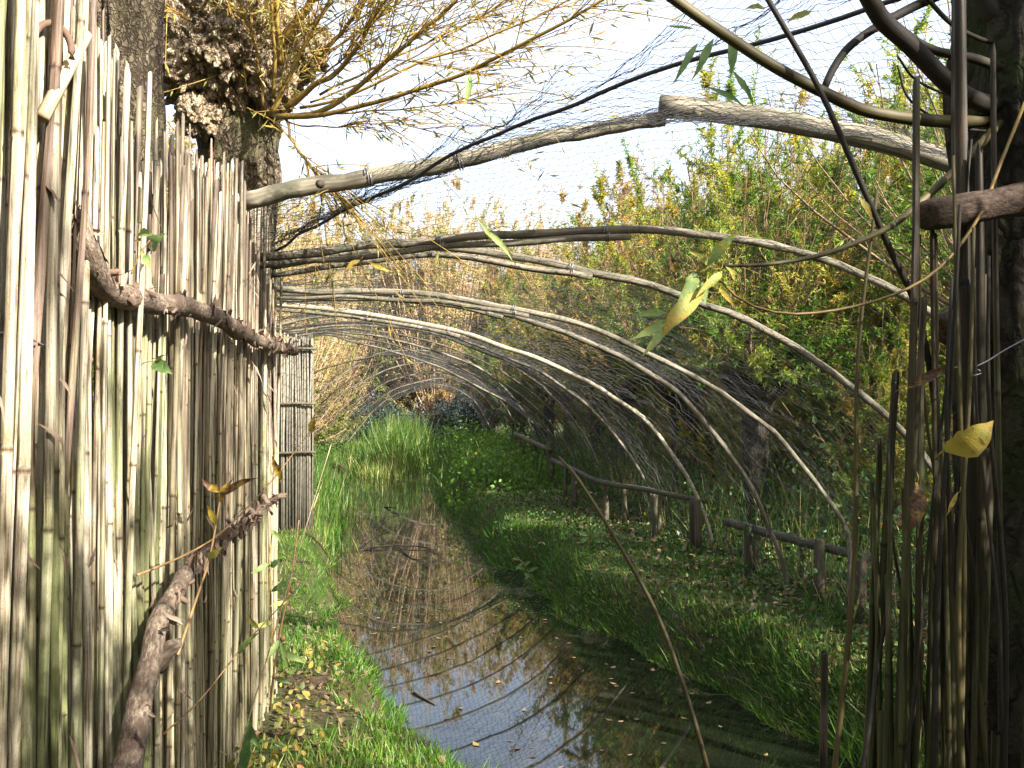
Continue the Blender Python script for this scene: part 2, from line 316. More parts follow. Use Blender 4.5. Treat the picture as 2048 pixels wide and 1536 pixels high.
G().add(np.stack([WX,np.repeat(wy[:,None],8,1),np.full(WX.shape,WZ)],-1),np.stack([i[:-1,:-1],i[:-1,1:],i[1:,1:],i[1:,:-1]],-1).reshape(-1,4)).obj('water',water_material(),kind='structure')

# ------------------------------------------------------------------ trees behind: pollard willows
def trunk_mesh(name, h, r, head, seed, mat, lean=(0,0), nr=26, na=22, amp=.16):
    """tapered trunk swelling into a knobbly pollard head"""
    t=np.linspace(0,1,nr); th=np.linspace(0,2*np.pi,na,endpoint=False)
    V=[]
    for q in t:
        rr=r*(1.25-.35*min(1,q*3))+ (head-r)*smooth((q-.72)/.2)
        if q>.93: rr*=max(.25,math.sqrt(max(0,1-((q-.93)/.075)**2)))
        for a in th:
            p=(math.cos(a),math.sin(a),q*h/r*.5)
            k=1+amp*fbm(p,1.6,seed)+amp*.9*smooth((q-.7)/.2)*abs(fbm(p,3.5,seed+3))
            V.append((rr*k*math.cos(a)+lean[0]*q,rr*k*math.sin(a)+lean[1]*q,q*h-.12*(1-q)))
    i=np.arange(nr*na).reshape(nr,na); nx=np.roll(i,-1,1)
    return G().add(V,[np.stack([i[:-1],nx[:-1],nx[1:],i[1:]],-1).reshape(-1,4),i[-1][None]]).mesh(name,mat)

def crown(name, seed, h0, nsh, length, spread, ntw, nleaf, lmat, smat, lsize, tint_lo, tint_hi, head, sh_r=.014, leafless=0.):
    r=np.random.default_rng(seed)
    az=r.uniform(0,2*np.pi,nsh); inc=np.abs(r.normal(0,spread,nsh)).clip(.02,1.15); low=r.uniform(size=nsh)<(.28 if h0>1.2 else .1); inc=np.where(low,r.uniform(.7,1.6,nsh),inc); Ls=length*r.uniform(.6,1.08,nsh)*(1-.25*inc)*np.where(low,.5,1)
    n=7; t=np.linspace(0,1,n)[None,:,None]
    d0=np.stack([np.sin(inc)*np.cos(az),np.sin(inc)*np.sin(az),np.cos(inc)],1)[:,None]
    up=np.array([0,0,1.])
    D=d0*(1-.45*t)+up*(.45*t); D/=np.linalg.norm(D,axis=2,keepdims=True)
    wob=r.normal(0,.10,(nsh,n,3)); D=D+wob*np.array([1,1,.3])
    st=np.stack([head*.6*np.cos(az)*r.uniform(.2,1,nsh),head*.6*np.sin(az)*r.uniform(.2,1,nsh),h0+r.uniform(-.15,.05,nsh)],1)
    L=st[:,None]+np.cumsum(D*(Ls/n)[:,None,None],axis=1)-D[:,:1]*(Ls/n)[:,None,None]
    gs=G(); tubes(gs,L,np.linspace(1,.22,n)[None]*sh_r*r.uniform(.6,1.3,(nsh,1)),4,cap=False)
    # side twigs
    si=np.repeat(np.arange(nsh),ntw); u=r.uniform(.18,.98,len(si))*(n-1); a=np.floor(u).astype(int).clip(0,n-2); f=(u-a)[:,None]
    o=L[si,a]*(1-f)+L[si,a+1]*f; dd=(L[si,a+1]-L[si,a]); dd/=np.linalg.norm(dd,axis=1,keepdims=True)
    td=dd*.9+r.normal(0,.45,dd.shape); td/=np.linalg.norm(td,axis=1,keepdims=True)
    tl=r.uniform(.25,.75,len(si))*(1.15-.6*u/(n-1))
    tw=o[:,None]+td[:,None]*tl[:,None,None]*np.linspace(0,1,3)[None,:,None]; tw[:,2,2]-=.05*tl
    tubes(gs,tw,np.array([[.005,.0035,.002]]),3,cap=False)
    # leaves along the twigs, thinner low down
    pw=r.gamma(1.1,1,nsh)[si]*r.gamma(1.1,1,len(si)); li=r.choice(len(si),nleaf,p=pw/pw.sum())
    v=r.uniform(.05,1.1,len(li))[:,None]; lo=tw[li,0]*(1-v)+tw[li,2]*v
    ld=td[li]*.6+r.normal(0,.55,(len(li),3))+np.array([0,0,-.25])
    tree_t=r.uniform(tint_lo,tint_hi,nsh)[si[li]]
    tint=(tree_t+r.normal(0,.14,len(li))).clip(0,1)
    gl=G(); scatter(gl,WILLOW,lo,frames(ld),lsize*.2*r.uniform(.7,1.4,len(li)),lsize*r.uniform(.6,1.3,len(li)),tint)
    return gs.mesh(name+' shoots',smat), gl.mesh(name+' foliage',lmat,False)

KINDS={}
for k in range(2):
    KINDS['green%d'%k]=(trunk_mesh('pollard trunk',1.95,.17,.40,10+k,M['bark_dark']),)+crown('green willow',20+k,1.85,120,4.3,.62,16,68000,M['leaf_green'],M['shoot_brown'],.08,.15,.95,.4)
    KINDS['thicket%d'%k]=(trunk_mesh('coppice stool',.5,.2,.34,14+k,M['bark_dark']),)+crown('green coppice',24+k,.42,150,5.9,.50,18,84000,M['leaf_green'],M['shoot_brown'],.085,.3,1.0,.4)
    KINDS['gold%d'%k]=(trunk_mesh('pollard trunk',2.0,.18,.42,30+k,M['bark']),)+crown('golden willow',40+k,1.9,130,5.0,.5,16,48000,M['leaf_gold'],M['shoot_brown'],.10,.0,.85,.42,.015)
    KINDS['tan%d'%k]=(trunk_mesh('coppice stool',.6,.24,.4,50+k,M['bark']),)+crown('tan coppice',60+k,.5,230,8.2,.34,16,52000,M['leaf_tan'],M['shoot_pink'],.13,.0,.9,.6,.020)
KINDS['sparse']=(trunk_mesh('pollard trunk',2.6,.17,.40,19,M['bark_dark']),)+crown('thin willow',29,2.5,64,6.0,.5,9,6500,M['leaf_green'],M['shoot_brown'],.11,.15,.85,.4,.024)
def tree(kind, x, y, s, rz, label, group, sz=1.0):
    t=thing('pollard_willow' if kind[:3] in ('gre','gol','spa') else 'coppice_willow',label,'tree',(x,y,float(gz(x,y))-.03),group); t.rotation_euler=(0,0,rz); t.scale=(s,s,s*sz)
    tm,sm,lm=KINDS[kind]
    link('trunk',tm,t); link('shoots',sm,t,kind='stuff'); link('crown',lm,t,kind='stuff'); return t
def rel(a,d): return a+AX*d
r=random.Random(3)
ORD=['first','second','third','fourth','fifth','sixth','seventh','eighth','ninth']
def row(spec, label, group):
    for k,(d,a,kind,s_) in enumerate(spec): tree(kind,rel(a,d),d,s_,r.uniform(0,6.28),label%ORD[k],group)
row([(7.6,4.6,'sparse',.8),(11.7,3.75,'green0',1.0),(15.8,3.9,'green1',1.05),(20,3.8,'gold0',1.05),(24,3.9,'green0',1.1),(29,3.9,'gold1',1.1),(35,4.0,'green0',1.15)],
    'brown-stemmed pollard willow behind the low post fence, %s in its row from the canes','pollard willows in the row behind the low post fence')
row([(10,6.9,'thicket0',1.12),(13.5,6.6,'thicket1',1.15),(17.5,6.9,'thicket0',1.2),(22,6.8,'thicket1',1.25),(27,6.6,'thicket0',1.35),(32,6.8,'thicket1',1.35),(39,6.5,'thicket0',1.45)],
    'yellow-green willow thicket behind the fence row of pollards, %s from the canes','willow thickets behind the fence row')
row([(12.5,9.6,'thicket1',1.35),(16.5,10,'thicket0',1.45),(21,10,'thicket1',1.5),(26,9.8,'thicket0',1.55),(33,9.8,'thicket1',1.65),(42,9,'thicket0',1.75)],
    'tall pale willow at the back of the plantation, %s from the canes','deepest willows')
row([(13.5,-4.6,'gold1',1.0),(17.5,-4.2,'gold0',1.1),(22,-4.6,'tan1',.9),(26.5,-4.4,'tan0',.9),(32,-4.6,'tan1',.95),(38,-4.4,'tan0',1.0)],
    'orange-tan willow along the bank behind the far reed panel, %s from the burled stump','tan willows behind the far reed panel')
row([(19,-8,'gold0',1.25),(25,-8.2,'tan1',1.05),(33,-8,'tan0',1.1),(42,-8,'tan1',1.15)],
    'tall golden willow in the row behind the tan willows, %s from the burled stump','golden willows behind the stump')
for k,x in enumerate([-14,-11,-8.4,-6,-3.6,-1.2,1.4]):
    tree(('tan0','tan1')[k%2],x,50+r.uniform(-2,3),1.45,r.uniform(0,6.28),'very tall tan willow closing the tunnel end, %s from the reed panel side'%ORD[k],'tall willows at the tunnel end',1.15)
row([(9.8,4.6,'thicket1',.42),(13.6,4.5,'thicket0',.5),(17.8,4.6,'thicket1',.55),(22,4.6,'thicket0',.6),(26.5,4.6,'thicket1',.65)],
    'low bushy willow regrowth between the pollards behind the fence, %s from the canes','low willow regrowth between the pollards')
row([(48,4.0,'thicket1',1.7),(50,7,'thicket0',1.8),(47,11,'thicket1',1.8),(50,16,'thicket0',1.5),(40,15,'thicket1',1.5)],
    'hazy green willow closing the gap beyond the fence, %s from the tunnel end','willows closing the gap')
# willows standing beside the photographer; their shade falls on the bank
for (x,y,kind,s_),lab in zip([(5.4,4.4,'sparse',.85),(7.4,3.6,'sparse',1.0),(8.4,6.2,'thicket1',1.0),(10.5,4.6,'gold1',1.0),(4.6,-1.6,'sparse',1.15),(6.6,1.6,'sparse',.9),(.2,-4.6,'thicket0',1.1),(-3.2,-3.6,'thicket1',1.1),(-3.4,.2,'thicket0',1.0),(-3.6,3.2,'gold0',.9),(-4.0,7.0,'thicket1',.9),(3.2,-6.2,'thicket1',1.0),(-6.5,-1.5,'thicket1',1.2)],
    ['beside the dark trunk','beyond the shrub','in the thicket','in the second row','with thin open crown','across the water','behind the photographer','behind the near reeds','backing the tall reed screen','backing the grooved trunk','backing the long reed screen','past the shrub','in the deep thicket']):
    tree(kind,x,y,s_,r.uniform(0,6.28),'shady willow on the bank outside the view, '+lab,'willows shading the bank')

# ------------------------------------------------------------------ hoops and net
def base(d): return [870+5400/d, 820+2800/d+12]
HOOPS=[ # distance, photo outline, radius, label
 (4.3,[(486,402),(560,385),(700,360),(900,325),(1060,285),(1200,258),(1330,236)],.036,None),
 (4.75,[(505,518),(600,506),(720,493),(840,485),(960,472),(1100,464),(1250,460),(1380,463),(1500,480),(1620,512),(1720,552),(1800,590),(1870,632),(1930,700),(1975,820),(1995,1000),(2004,1200),base(4.75)],.024,'thick pale hoop rising highest in one unbroken curve, second from the burled stump'),
 (5.1,[(538,532),(650,515),(760,502),(850,493),(920,497),(1000,508),(1150,536),(1300,572),(1400,605),(1500,645),(1600,702),(1700,770),(1780,840),(1850,915),(1895,1000),(1920,1120),base(5.1)],.024,'pale hoop crossing just below the highest unbroken one, third from the burled stump'),
 (6.5,[(548,580),(650,582),(760,583),(880,592),(990,610),(1100,632),(1200,662),(1300,706),(1400,760),(1480,812),(1560,880),(1620,950),(1670,1020),(1698,1090),base(6.5)],.022,'grey hoop landing at the end fence post, fourth from the burled stump'),
 (7.6,[(560,590),(700,586),(800,589),(900,600),(1000,625),(1100,655),(1200,695),(1300,746),(1370,800),(1430,870),(1480,940),(1520,1010),(1550,1080),base(7.6)],.027,'light grey hoop landing in grass between two fence posts, fifth from the burled stump'),
 (9.6,[(545,608),(650,618),(760,633),(880,655),(1000,690),(1100,727),(1180,766),(1250,808),(1310,860),(1350,915),(1385,975),(1410,1040),base(9.6)],.028,'cream sunlit hoop, the brightest of the row, sixth from the burled stump'),
 (11.8,[(540,654),(614,637),(680,629),(745,632),(792,645),(855,657),(917,676),(980,701),(1060,733),(1110,763),(1166,804),(1218,856),(1265,919),(1296,975),base(11.8)],.025,'grey hoop whose end leans up from the far reed panel, seventh in the row'),
 (15.5,[(558,664),(620,657),(680,651),(745,651),(808,656),(886,673),(980,709),(1070,761),(1101,791),(1135,825),(1166,867),(1192,915),base(15.5)],.026,'dark grey hoop passing over the far reed panel, eighth in the row'),
 (18,[(583,673),(655,662),(699,665),(761,673),(824,689),(886,707),(949,732),(1011,770),(1060,805),(1100,845),(1132,890),base(18)],.028,'dark hoop just past the far reed panel, ninth in the row'),
 (20.5,[(600,676),(655,670),(699,682),(761,697),(839,720),(886,737),(949,770),(995,794),(1042,826),(1083,864),(1100,895),base(20.5)],.03,'lichen-pale hoop ending beside the blackened post, tenth in the row'),
 (24,[(590,840),(617,810),(667,761),(714,732),(761,706),(839,701),(917,714),(980,750),(1030,800),(1060,850),base(24)],.026,'thin hoop arching clear of the far reed panel with both ends down'),
 (28,[(620,850),(652,817),(714,770),(792,734),(870,726),(930,745),(985,785),(1020,830),(1042,880),base(28)],.028,None),
 (32,[(640,880),(680,832),(761,772),(808,754),(864,745),(917,754),(965,785),(995,825),(1020,870),base(32)],.03,None),
 (36,[(660,895),(699,848),(777,786),(824,768),(886,757),(933,770),(980,801),(1008,845),base(36)],.032,None),
 (42,[(690,890),(717,857),(761,808),(817,778),(864,768),(911,778),(949,803),(975,845),base(42)],.034,None),
 (48,[(720,875),(761,820),(817,787),(864,777),(911,789),(946,820),base(48)],.036,None)]
GR='bent pole hoops carrying the net'
LINES=[]
def wig(pts,amp,seed):
    p=pts.copy()
    for j in range(len(p)):
        for c in range(3): p[j,c]+=amp*mnoise.noise(Vector((j*.35,seed*3.1,c*9.)))
    return p
def hoop_part(name,par,pts,r0,r1,seed,n=9,mat='pole'):
    m=len(pts); R=np.linspace(r0,r1,m)*(1+.22*np.array([mnoise.noise(Vector((j*.8,seed,1.))) for j in range(m)]))
    return tubes(G(),wig(pts,.017,seed),R,n).obj(name,M[mat],par)
for k,(d,pl,rad,lab) in enumerate(HOOPS):
    pts=np.array([P(x,y,d+.0*i) for i,(x,y) in enumerate(pl)])
    c=spline(pts,48)
    if k==0:
        t=thing('hoop','thick grey pole hoop spliced at its crest, its cut end beside the burled stump','hoop',(0,0,0),GR)
        a=hoop_part('pole',t,spline(pts,30),.041,.030,1,12)
        q=np.array([P(x,y,4.26) for x,y in [(1322,212),(1400,216),(1500,232),(1650,257),(1800,292),(1900,322),(2000,372),(2100,470),(2180,640),(2230,900),(2140,1480)]])
        b=hoop_part('pole',t,spline(q,40),.048,.040,2,12)
        for px in (735,910):     # wire lashings
            j=np.argmin(abs(c[:,0]-P(px,0,d)[0])); th=np.linspace(0,4*np.pi,26)
            tt=(c[min(j+1,47)]-c[j-1]); tt/=np.linalg.norm(tt); A=np.cross(tt,[0,0,1]); A/=np.linalg.norm(A); B=np.cross(A,tt)
            tubes(G(),c[j]+.041*(A*np.cos(th)[:,None]+B*np.sin(th)[:,None])+tt*np.linspace(-.012,.012,26)[:,None],.003,5).obj('lashing',M['wire'],t)
        for (px,py) in [(1392,228),(640,368)]:
            kn=P(px,py,4.21); tubes(G(),np.array([kn,kn+np.array([.004,-.03,-.006])]),[.02,.014],8).obj('knot',M['post'],t)
        c=spline(np.concatenate([pts[:-1],q[1:]]),48)
    else:
        t=thing('hoop',lab or 'thin distant hoop nested at the tunnel end, %s past the thin arch by the panel'%['first','second','third','fourth','fifth'][k-11],'hoop',(0,0,0),GR)
        hoop_part('pole',t,c,rad*(.8 if k>5 else .92),rad*.68,k*5+1,9,'pole_pale' if k==5 else 'pole')
        if k in (1,2,3,4,5):      # a lighter rod is spliced along the start of the bow
            j=np.arange(0,17); off=np.array([0,.0,-.05])+np.array([0,-.02,0])
            sp=c[j]+off*np.linspace(1,.75,17)[:,None]
            hoop_part('rod',t,sp,rad*.55,rad*.75,k*5+2,7)
            for jj in (8,15):
                th=np.linspace(0,4*np.pi,20); tt=c[jj+1]-c[jj-1]; tt/=np.linalg.norm(tt); A=np.cross(tt,[0,0,1]); A/=np.linalg.norm(A); B=np.cross(A,tt)
                tubes(G(),c[jj]+np.array([0,-.008,-.016])+(rad*1.7)*(A*np.cos(th)[:,None]*.8+B*np.sin(th)[:,None])+tt*np.linspace(-.012,.012,20)[:,None],.003,4).obj('lashing',M['wire'],t)
    LINES.append(c)
HN=['sixth','seventh','eighth','ninth','tenth','eleventh','twelfth','thirteenth','fourteenth','fifteenth','sixteenth']
for k in range(6,11):      # slimmer hoops set between the far ones
    A_,B_=spline(LINES[k],48),spline(LINES[k+1],48); c=(A_*.5+B_*.5)+np.array([0,0,.02*(k%3-1)])
    t=thing('hoop','slim grey hoop standing between the %s and %s main hoops'%(HN[k-5],HN[k-4]),'hoop',(0,0,0),GR)
    hoop_part('pole',t,c,.017+.001*(k-6),.014+.0008*(k-6),k*7+3,7,'post')
# the net: front edge rope, then from hoop to hoop
edge=spline([PW(548,505,.85)]+[P(x,y,d) for x,y,d in [(640,452,4.7),(830,350,4.2),(1140,212,3.6),(1450,105,3.15),(1850,-15,2.75),(2150,-60,2.6),(2400,200,2.7),(2480,700,2.9)]],48)
fore=edge+np.array([.02,-.28,.10])*(np.linspace(.1,1,48)*(1+.5*np.sin(np.arange(48)*1.3)))[:,None]
net=thing('netting','fine black netting stretched over the hoops with a tarred edge rope','net',(0,0,0))
curves=[fore,edge]+LINES
def resample(c,m):
    s=np.concatenate([[0],np.cumsum(np.linalg.norm(np.diff(c,axis=0),axis=1))]); u=np.linspace(0,s[-1],m)
    return np.stack([np.interp(u,s,c[:,j]) for j in range(3)],1)
gt=G()
def net_part(cs,NP,sp,rt,jit):
    CR=[resample(c,NP)+np.array([0,0,.03]) for c in cs]; rows=[]
    for a,b in zip(CR[:-1],CR[1:]):
        dist=np.linalg.norm(a-b,axis=1).mean(); n=max(2,int(dist/sp))
        for q in range(n):
            t=q/n; rows.append(a*(1-t)+b*t-np.array([0,0,.10*dist**.5*t*(1-t)]))
    rows.append(CR[-1]); N=np.array(rows); I,J=np.meshgrid(np.arange(len(rows)),np.arange(NP),indexing='ij')
    rn=np.random.default_rng(5); j=np.zeros(N.shape)
    for f in (.23,.61,1.3): j+=np.sin(I[...,None]*f*rn.uniform(.7,1.3,3)+J[...,None]*f*rn.uniform(-1.3,1.3,3)+rn.uniform(0,6,3))/3
    N=N+j*jit+rn.normal(0,jit*.22,N.shape)
    tubes(gt,N,rt,3,cap=False); tubes(gt,N.transpose(1,0,2),rt*.8,3,cap=False)
near=curves[:7]; far=curves[6:]
net_part(near,150,.036,.0010,.016); net_part(far,90,.12,.0028,.03)
gt.obj('threads',M['thread'],net,kind='stuff')
tubes(G(),wig(edge,.02,4)+np.array([0,-.006,0]),.0075,6).obj('rope',M['rope'],net)

# ------------------------------------------------------------------ low fence on the far bank
fence=thing('post_fence','low fence of short round posts and a bark-covered rail along the bank','fence',(0,0,0))
def post(px,ytop,ybase,wpx,lean=0):
    d=2800/(ybase-820); b=P(px,ybase,d); z0=float(gz(b[0],b[1]))
    tp=P(px+lean,ytop,d); h=tp[2]
    pts=np.array([[b[0],b[1],z0-.1],[b[0]*.7+tp[0]*.3,d,z0*.7+h*.3],[tp[0]*.6+b[0]*.4,d+.01,z0*.4+h*.6],[tp[0],d,h-.012],[tp[0],d,h]])
    rr=wpx/F*d/2*.8; tubes(G(),pts,np.array([1.1,1.05,1,.98,.86])*rr,10).obj('post',M['post'],fence)
    return d
for a in [(1640,1078,1208,28),(1722,1108,1240,26,2),(1607,1088,1165,14,-3),(1497,1048,1158,20,-2),(1512,1060,1150,16,1),(1385,1000,1106,15),(1398,998,1112,17,-3),(1312,988,1074,17,-3),(1318,990,1078,10,2),(1250,972,1052,13,-2),(1212,960,1040,14),(1150,940,1012,14,-2),(1102,884,975,20,-2),(1130,930,1000,10,2),(1070,880,950,14),(1045,868,935,12),(1030,864,925,10)]: post(*a)
def rail(p0,p1,wpx):
    (x0,y0,d0),(x1,y1,d1)=p0,p1; a=P(x0,y0,d0-.05); b=P(x1,y1,d1-.05)
    pts=wig(np.array([a*(1-t)+b*t for t in np.linspace(0,1,10)]),.02,x0); tubes(G(),pts,np.linspace(wpx/F*d0/2,wpx/F*d1/2,10),8).obj('rail',M['post'],fence)
rail((1760,1122,6.7),(1505,1058,8.4),19); rail((1500,1056,8.6),(1455,1045,9.0),18); rail((1410,1002,9.7),(1195,962,12.9),11); rail((1200,964,12.9),(1105,920,17.5),10); rail((1100,900,18),(1030,868,26),10)

rs=np.random.default_rng(12)
def big_leaf(base_,tip,wid,tint,name='leaf',par=None,nrm=(0,-1,.2),bend=.12,mat='bigleaf',**k):
    a=np.array(base_);b=np.array(tip); Ld=b-a; L=np.linalg.norm(Ld); D=Ld/L; S=np.cross(D,nrm); S/=np.linalg.norm(S); Nn=np.cross(S,D)
    u=np.linspace(0,1,9); wd=np.sin(np.pi*u**.8)**1.1*wid/2*.85; wd[0]=wid*.04; wd[-1]=.0006
    V=[]
    for q,w_ in zip(u,wd):
        c=a+Ld*q+Nn*(bend*L*math.sin(q*2.6))+S*(.06*L*math.sin(q*3.+tint*9)); e1,e2=rs.uniform(.1,.9,2); V+= [c-S*w_*rs.uniform(.85,1.1)+Nn*w_*e1,c,c+S*w_*rs.uniform(.85,1.1)+Nn*w_*e2]
    i=np.arange(27).reshape(9,3); tt=np.clip(tint+np.linspace(-.02,.12,27)+rs.normal(0,.09,27),0,1)
    gg=G().add(V,np.stack([i[:-1,:-1],i[:-1,1:],i[1:,1:],i[1:,:-1]],-1).reshape(-1,4),tt)
    if name=='leaf': tubes(gg,np.array([a-D*.22*L-Nn*.03*L+S*.05*L,a-D*.1*L,a+Ld*.03]),wid*.022+.0004,4,.85)
    return gg.obj(name,M[mat],par,**k)
# ------------------------------------------------------------------ reed screens
def reed_variant(seed,n=7):
    r=np.random.default_rng(seed); nd=np.array([.22,.50,.78])+r.uniform(-.09,.09,3)
    z=np.concatenate([[0,.12,.36,.64,.9,1],nd-.0035,nd,nd+.0035]); t=np.concatenate([np.full(6,.5),np.full(3,.5),np.zeros(3),np.full(3,.7)]); kk=np.concatenate([np.ones(9),np.full(3,1.16),np.ones(3)])
    o=np.argsort(z); z,t,kk=z[o],t[o],kk[o]; m=len(z)
    ph=r.uniform(0,6.28,2); b=r.uniform(.4,2.6,2); f=r.uniform(2,7,2)
    cx=b[0]*np.sin(z*f[0]+ph[0]); cy=.6*b[1]*np.sin(z*f[1]+ph[1]); R=kk*(1-.25*z)
    th=np.linspace(0,2*np.pi,n,endpoint=False)
    V=np.stack([cx[:,None]+R[:,None]*np.cos(th),cy[:,None]+R[:,None]*np.sin(th),np.repeat(z[:,None],n,1)],-1)
    V[-1,:,2]+=r.uniform(-.006,.006,n)
    i=np.arange(m*n).reshape(m,n); nx=np.roll(i,-1,1)
    return G().add(V,[np.stack([i[:-1],nx[:-1],nx[1:],i[1:]],-1).reshape(-1,4),i[-1][None]],np.repeat(t,n))
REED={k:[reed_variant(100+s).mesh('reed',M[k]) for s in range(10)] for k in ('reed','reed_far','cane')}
def reed(par,kind,x,y,z0,h,rad,lx=0,ly=0,name='reed'):
    o=link(name,random.choice(REED[kind]),par); o.location=(x,y,z0); o.scale=(rad,rad,h)
    o.rotation_euler=(lx,ly,random.uniform(0,6.28) if abs(lx)+abs(ly)<.02 else 0); return o
def wall_x(d,a): return -a+AX*d
# near screen
s1=thing('reed_screen','tall screen of thick pale reeds reaching above the view, beside a grooved trunk','screen',(0,0,0),'reed screens along the ditch')
d=1.5
while d<2.07:
    for lay in range(3):
        rad=random.choice([.004,.006,.008,.009,.010,.011,.012,.013]); reed(s1,'reed',wall_x(d,.765+.022*lay)+random.uniform(-.016,.014),d+random.uniform(-.01,.01),-.05,random.uniform(2.6,2.95) if d<2.0 else random.uniform(2.2,2.7),rad,random.gauss(0,.014),random.gauss(.008,.012))
    d+=random.uniform(.011,.017)
wp=[PW(x,y,.735) for x,y in [(-60,668),(0,665),(45,668),(75,685),(95,692),(110,680),(124,655)]]
tubes(G(),spline(wp,30),.0018,5).obj('wire',M['wire'],s1)
for (x0,y0,x1,y1,w_) in [(85,235,172,70,24)]:   # a broken reed lies slantwise across the others
    a=PW(x0,y0,.72); b=PW(x1,y1,.70); tubes(G(),np.array([a,(a+b)/2,b]),[.013,.013,.012],8).obj('broken_reed',M['strawstem'],s1)
th=np.linspace(-.2,3.3,14)
a=PW(105,100,.72); bx=G()
tubes(bx,a+np.stack([.028*np.cos(th),.02*np.cos(th),.05*np.sin(th)],1),.007,6); bx.obj('curled_sheath',M['curl'],s1)
# long screen with the flaking rail
s2=thing('reed_screen','long reed screen with a flaking bark rail, running in front of the burled stump','screen',(0,0,0),'reed screens along the ditch')
d=2.08
while d<5.28:
    for lay in range(4 if d<4.2 else 3 if d<4.8 else 2):
        if d<2.66: top=np.interp(d,[2.08,2.35,2.66],[2.5,2.44,2.33])+random.gauss(0,.06); a_=.81
        elif d<3.0: top=1.98+random.gauss(0,.06); a_=.85
        else: top=np.interp(d,[3.0,3.2,4.4,5.3],[2.28,2.34,2.50,2.47])+random.gauss(0,.045); a_=.855
        if lay: top-=abs(random.gauss(0,.12))
        rad=random.choice([.0035,.005,.006,.007,.008,.009,.010,.011])
        reed(s2,'reed' if random.random()<(.9 if d<2.9 else .15) else 'reed_far',wall_x(d,a_-.018+.018*lay)+random.uniform(-.014,.012),d+random.uniform(-.012,.012),-.05,top+.05,rad,random.gauss(0,.012),random.gauss(.0,.009))
    d+=random.uniform(.019,.027)*(1 if d<3.5 else 1.3)
rp=spline([PW(x,y,.765) for x,y in [(140,420),(152,470),(170,520),(210,572),(290,604),(380,616),(440,640),(510,680),(585,702)]],44)
m=len(rp); rail_o=tubes(G(),wig(rp,.012,8),.031*(1+.22*np.array([mnoise.noise(Vector((j*.45,3.,1.))) for j in range(m)])),12).obj('rail',M['rail'],s2)
def curl_mesh(seed):
    r=np.random.default_rng(seed); u=np.linspace(0,1,5); th=np.linspace(-.3,r.uniform(2.2,4.2),6)
    V=[[(q-.5)*(1-.5*abs(j/5-.5))+.15*math.sin(3*j+seed),math.cos(a)*.5,math.sin(a)*.5] for q in u for j,a in enumerate(th)]
    i=np.arange(30).reshape(5,6); return G().add(np.array(V)+r.normal(0,.06,(30,3)),np.stack([i[:-1,:-1],i[:-1,1:],i[1:,1:],i[1:,:-1]],-1).reshape(-1,4),np.repeat(r.uniform(0,1),30)).mesh('bark curl',M['curl'])
CURL=[curl_mesh(s) for s in range(6)]
def curls(par,path,nn,off,size):
    for q in range(nn):
        j=int((q+random.random())/nn*(len(path)-1)); p=path[j]
        o=link('bark_curl',random.choice(CURL),par); o.location=(p[0]+off*random.uniform(.3,1),p[1]-.01,p[2]+off*random.uniform(-.6,1.2))
        o.rotation_euler=[random.uniform(0,6.28) for _ in range(3)]; s=size*random.uniform(.5,1.3); o.scale=(s*1.5,s*.55,s*.55)
curls(rail_o,rp,70,.034,.032)
for par,a_,lim,cnt in ((s1,.735,(1.6,2.15),16),(s2,.80,(2.3,5.1),46)):
    for q in range(cnt):
        d=random.uniform(*lim); z=random.uniform(.5,2.2); x=wall_x(d,a_); L=random.uniform(.04,.12)
        big_leaf((x,d,z),(x+random.uniform(.0,.04),d+random.uniform(-.04,.04),z-L*random.choice([1,1,-.6])),random.uniform(.006,.014),random.choice([.1,.4,.6,.95]),'sheath',par,nrm=(1,-.4,.1),bend=random.uniform(-.2,.3),mat='curl')
# leaning bark branch
br=thing('bark_branch','crooked bark-covered branch leaning along the foot of the long reed screen','branch',(0,0,0))
bp=spline([np.append(PW(x,y,a),rr) for x,y,a,rr in [(225,1640,.70,.036),(262,1500,.71,.034),(285,1400,.72,.031),(300,1300,.73,.029),(322,1225,.735,.027),(372,1150,.74,.025),(425,1100,.74,.022),(480,1052,.735,.018),(552,998,.72,.012)]],50)
limb=tubes(G(),wig(bp[:,:3],.012,14),bp[:,3]*(1+.15*np.array([mnoise.noise(Vector((j*.5,9.,2.))) for j in range(50)])),12).obj('limb',M['rail'],br)
st=spline([PW(312,1335,.72),PW(335,1300,.69),PW(358,1288,.68)],8); tubes(G(),st,np.linspace(.026,.016,8),9).obj('side_stub',M['rail'],br)
curls(limb,bp[:,:3],60,.036,.034)
# far panel seen face on
s3=thing('reed_screen','weathered grey reed panel with three thin cross rails, standing across the bank','screen',(0,0,0),'reed screens along the ditch')
gp=G(); lines=[]; rr=[]
xs=np.arange(P(470,0,12.2)[0],P(622,0,12.2)[0],.021)
for lay in range(2):
    for x in xs:
        top=P(0,676,12.2)[2]+random.gauss(0,.03); x_=x+random.uniform(-.006,.006); y_=12.2+.03*lay+random.uniform(-.012,.012)
        lines.append([[x_,y_,-.1],[x_+random.gauss(0,.008),y_,top/2],[x_+random.gauss(0,.012),y_,top]]); rr.append([random.uniform(.008,.013)]*3)
tubes(gp,np.array(lines),np.array(rr),5); gp.obj('reeds',M['screen'],s3,kind='stuff')
for yy in (697,805,903):
    a=P(465,yy,12.15); b=P(632,yy+2,12.15); pts=wig(np.array([a*(1-t)+b*t for t in np.linspace(0,1,14)]),.02,yy); tubes(G(),pts,.016,7).obj('rail',M['post'],s3)
pp=P(620,660,12.28); tubes(G(),np.array([[pp[0],pp[1],-.1],[pp[0]+.01,pp[1],1.2],[pp[0],pp[1],pp[2]-.05]]),.04,9).obj('post',M['post'],s3)

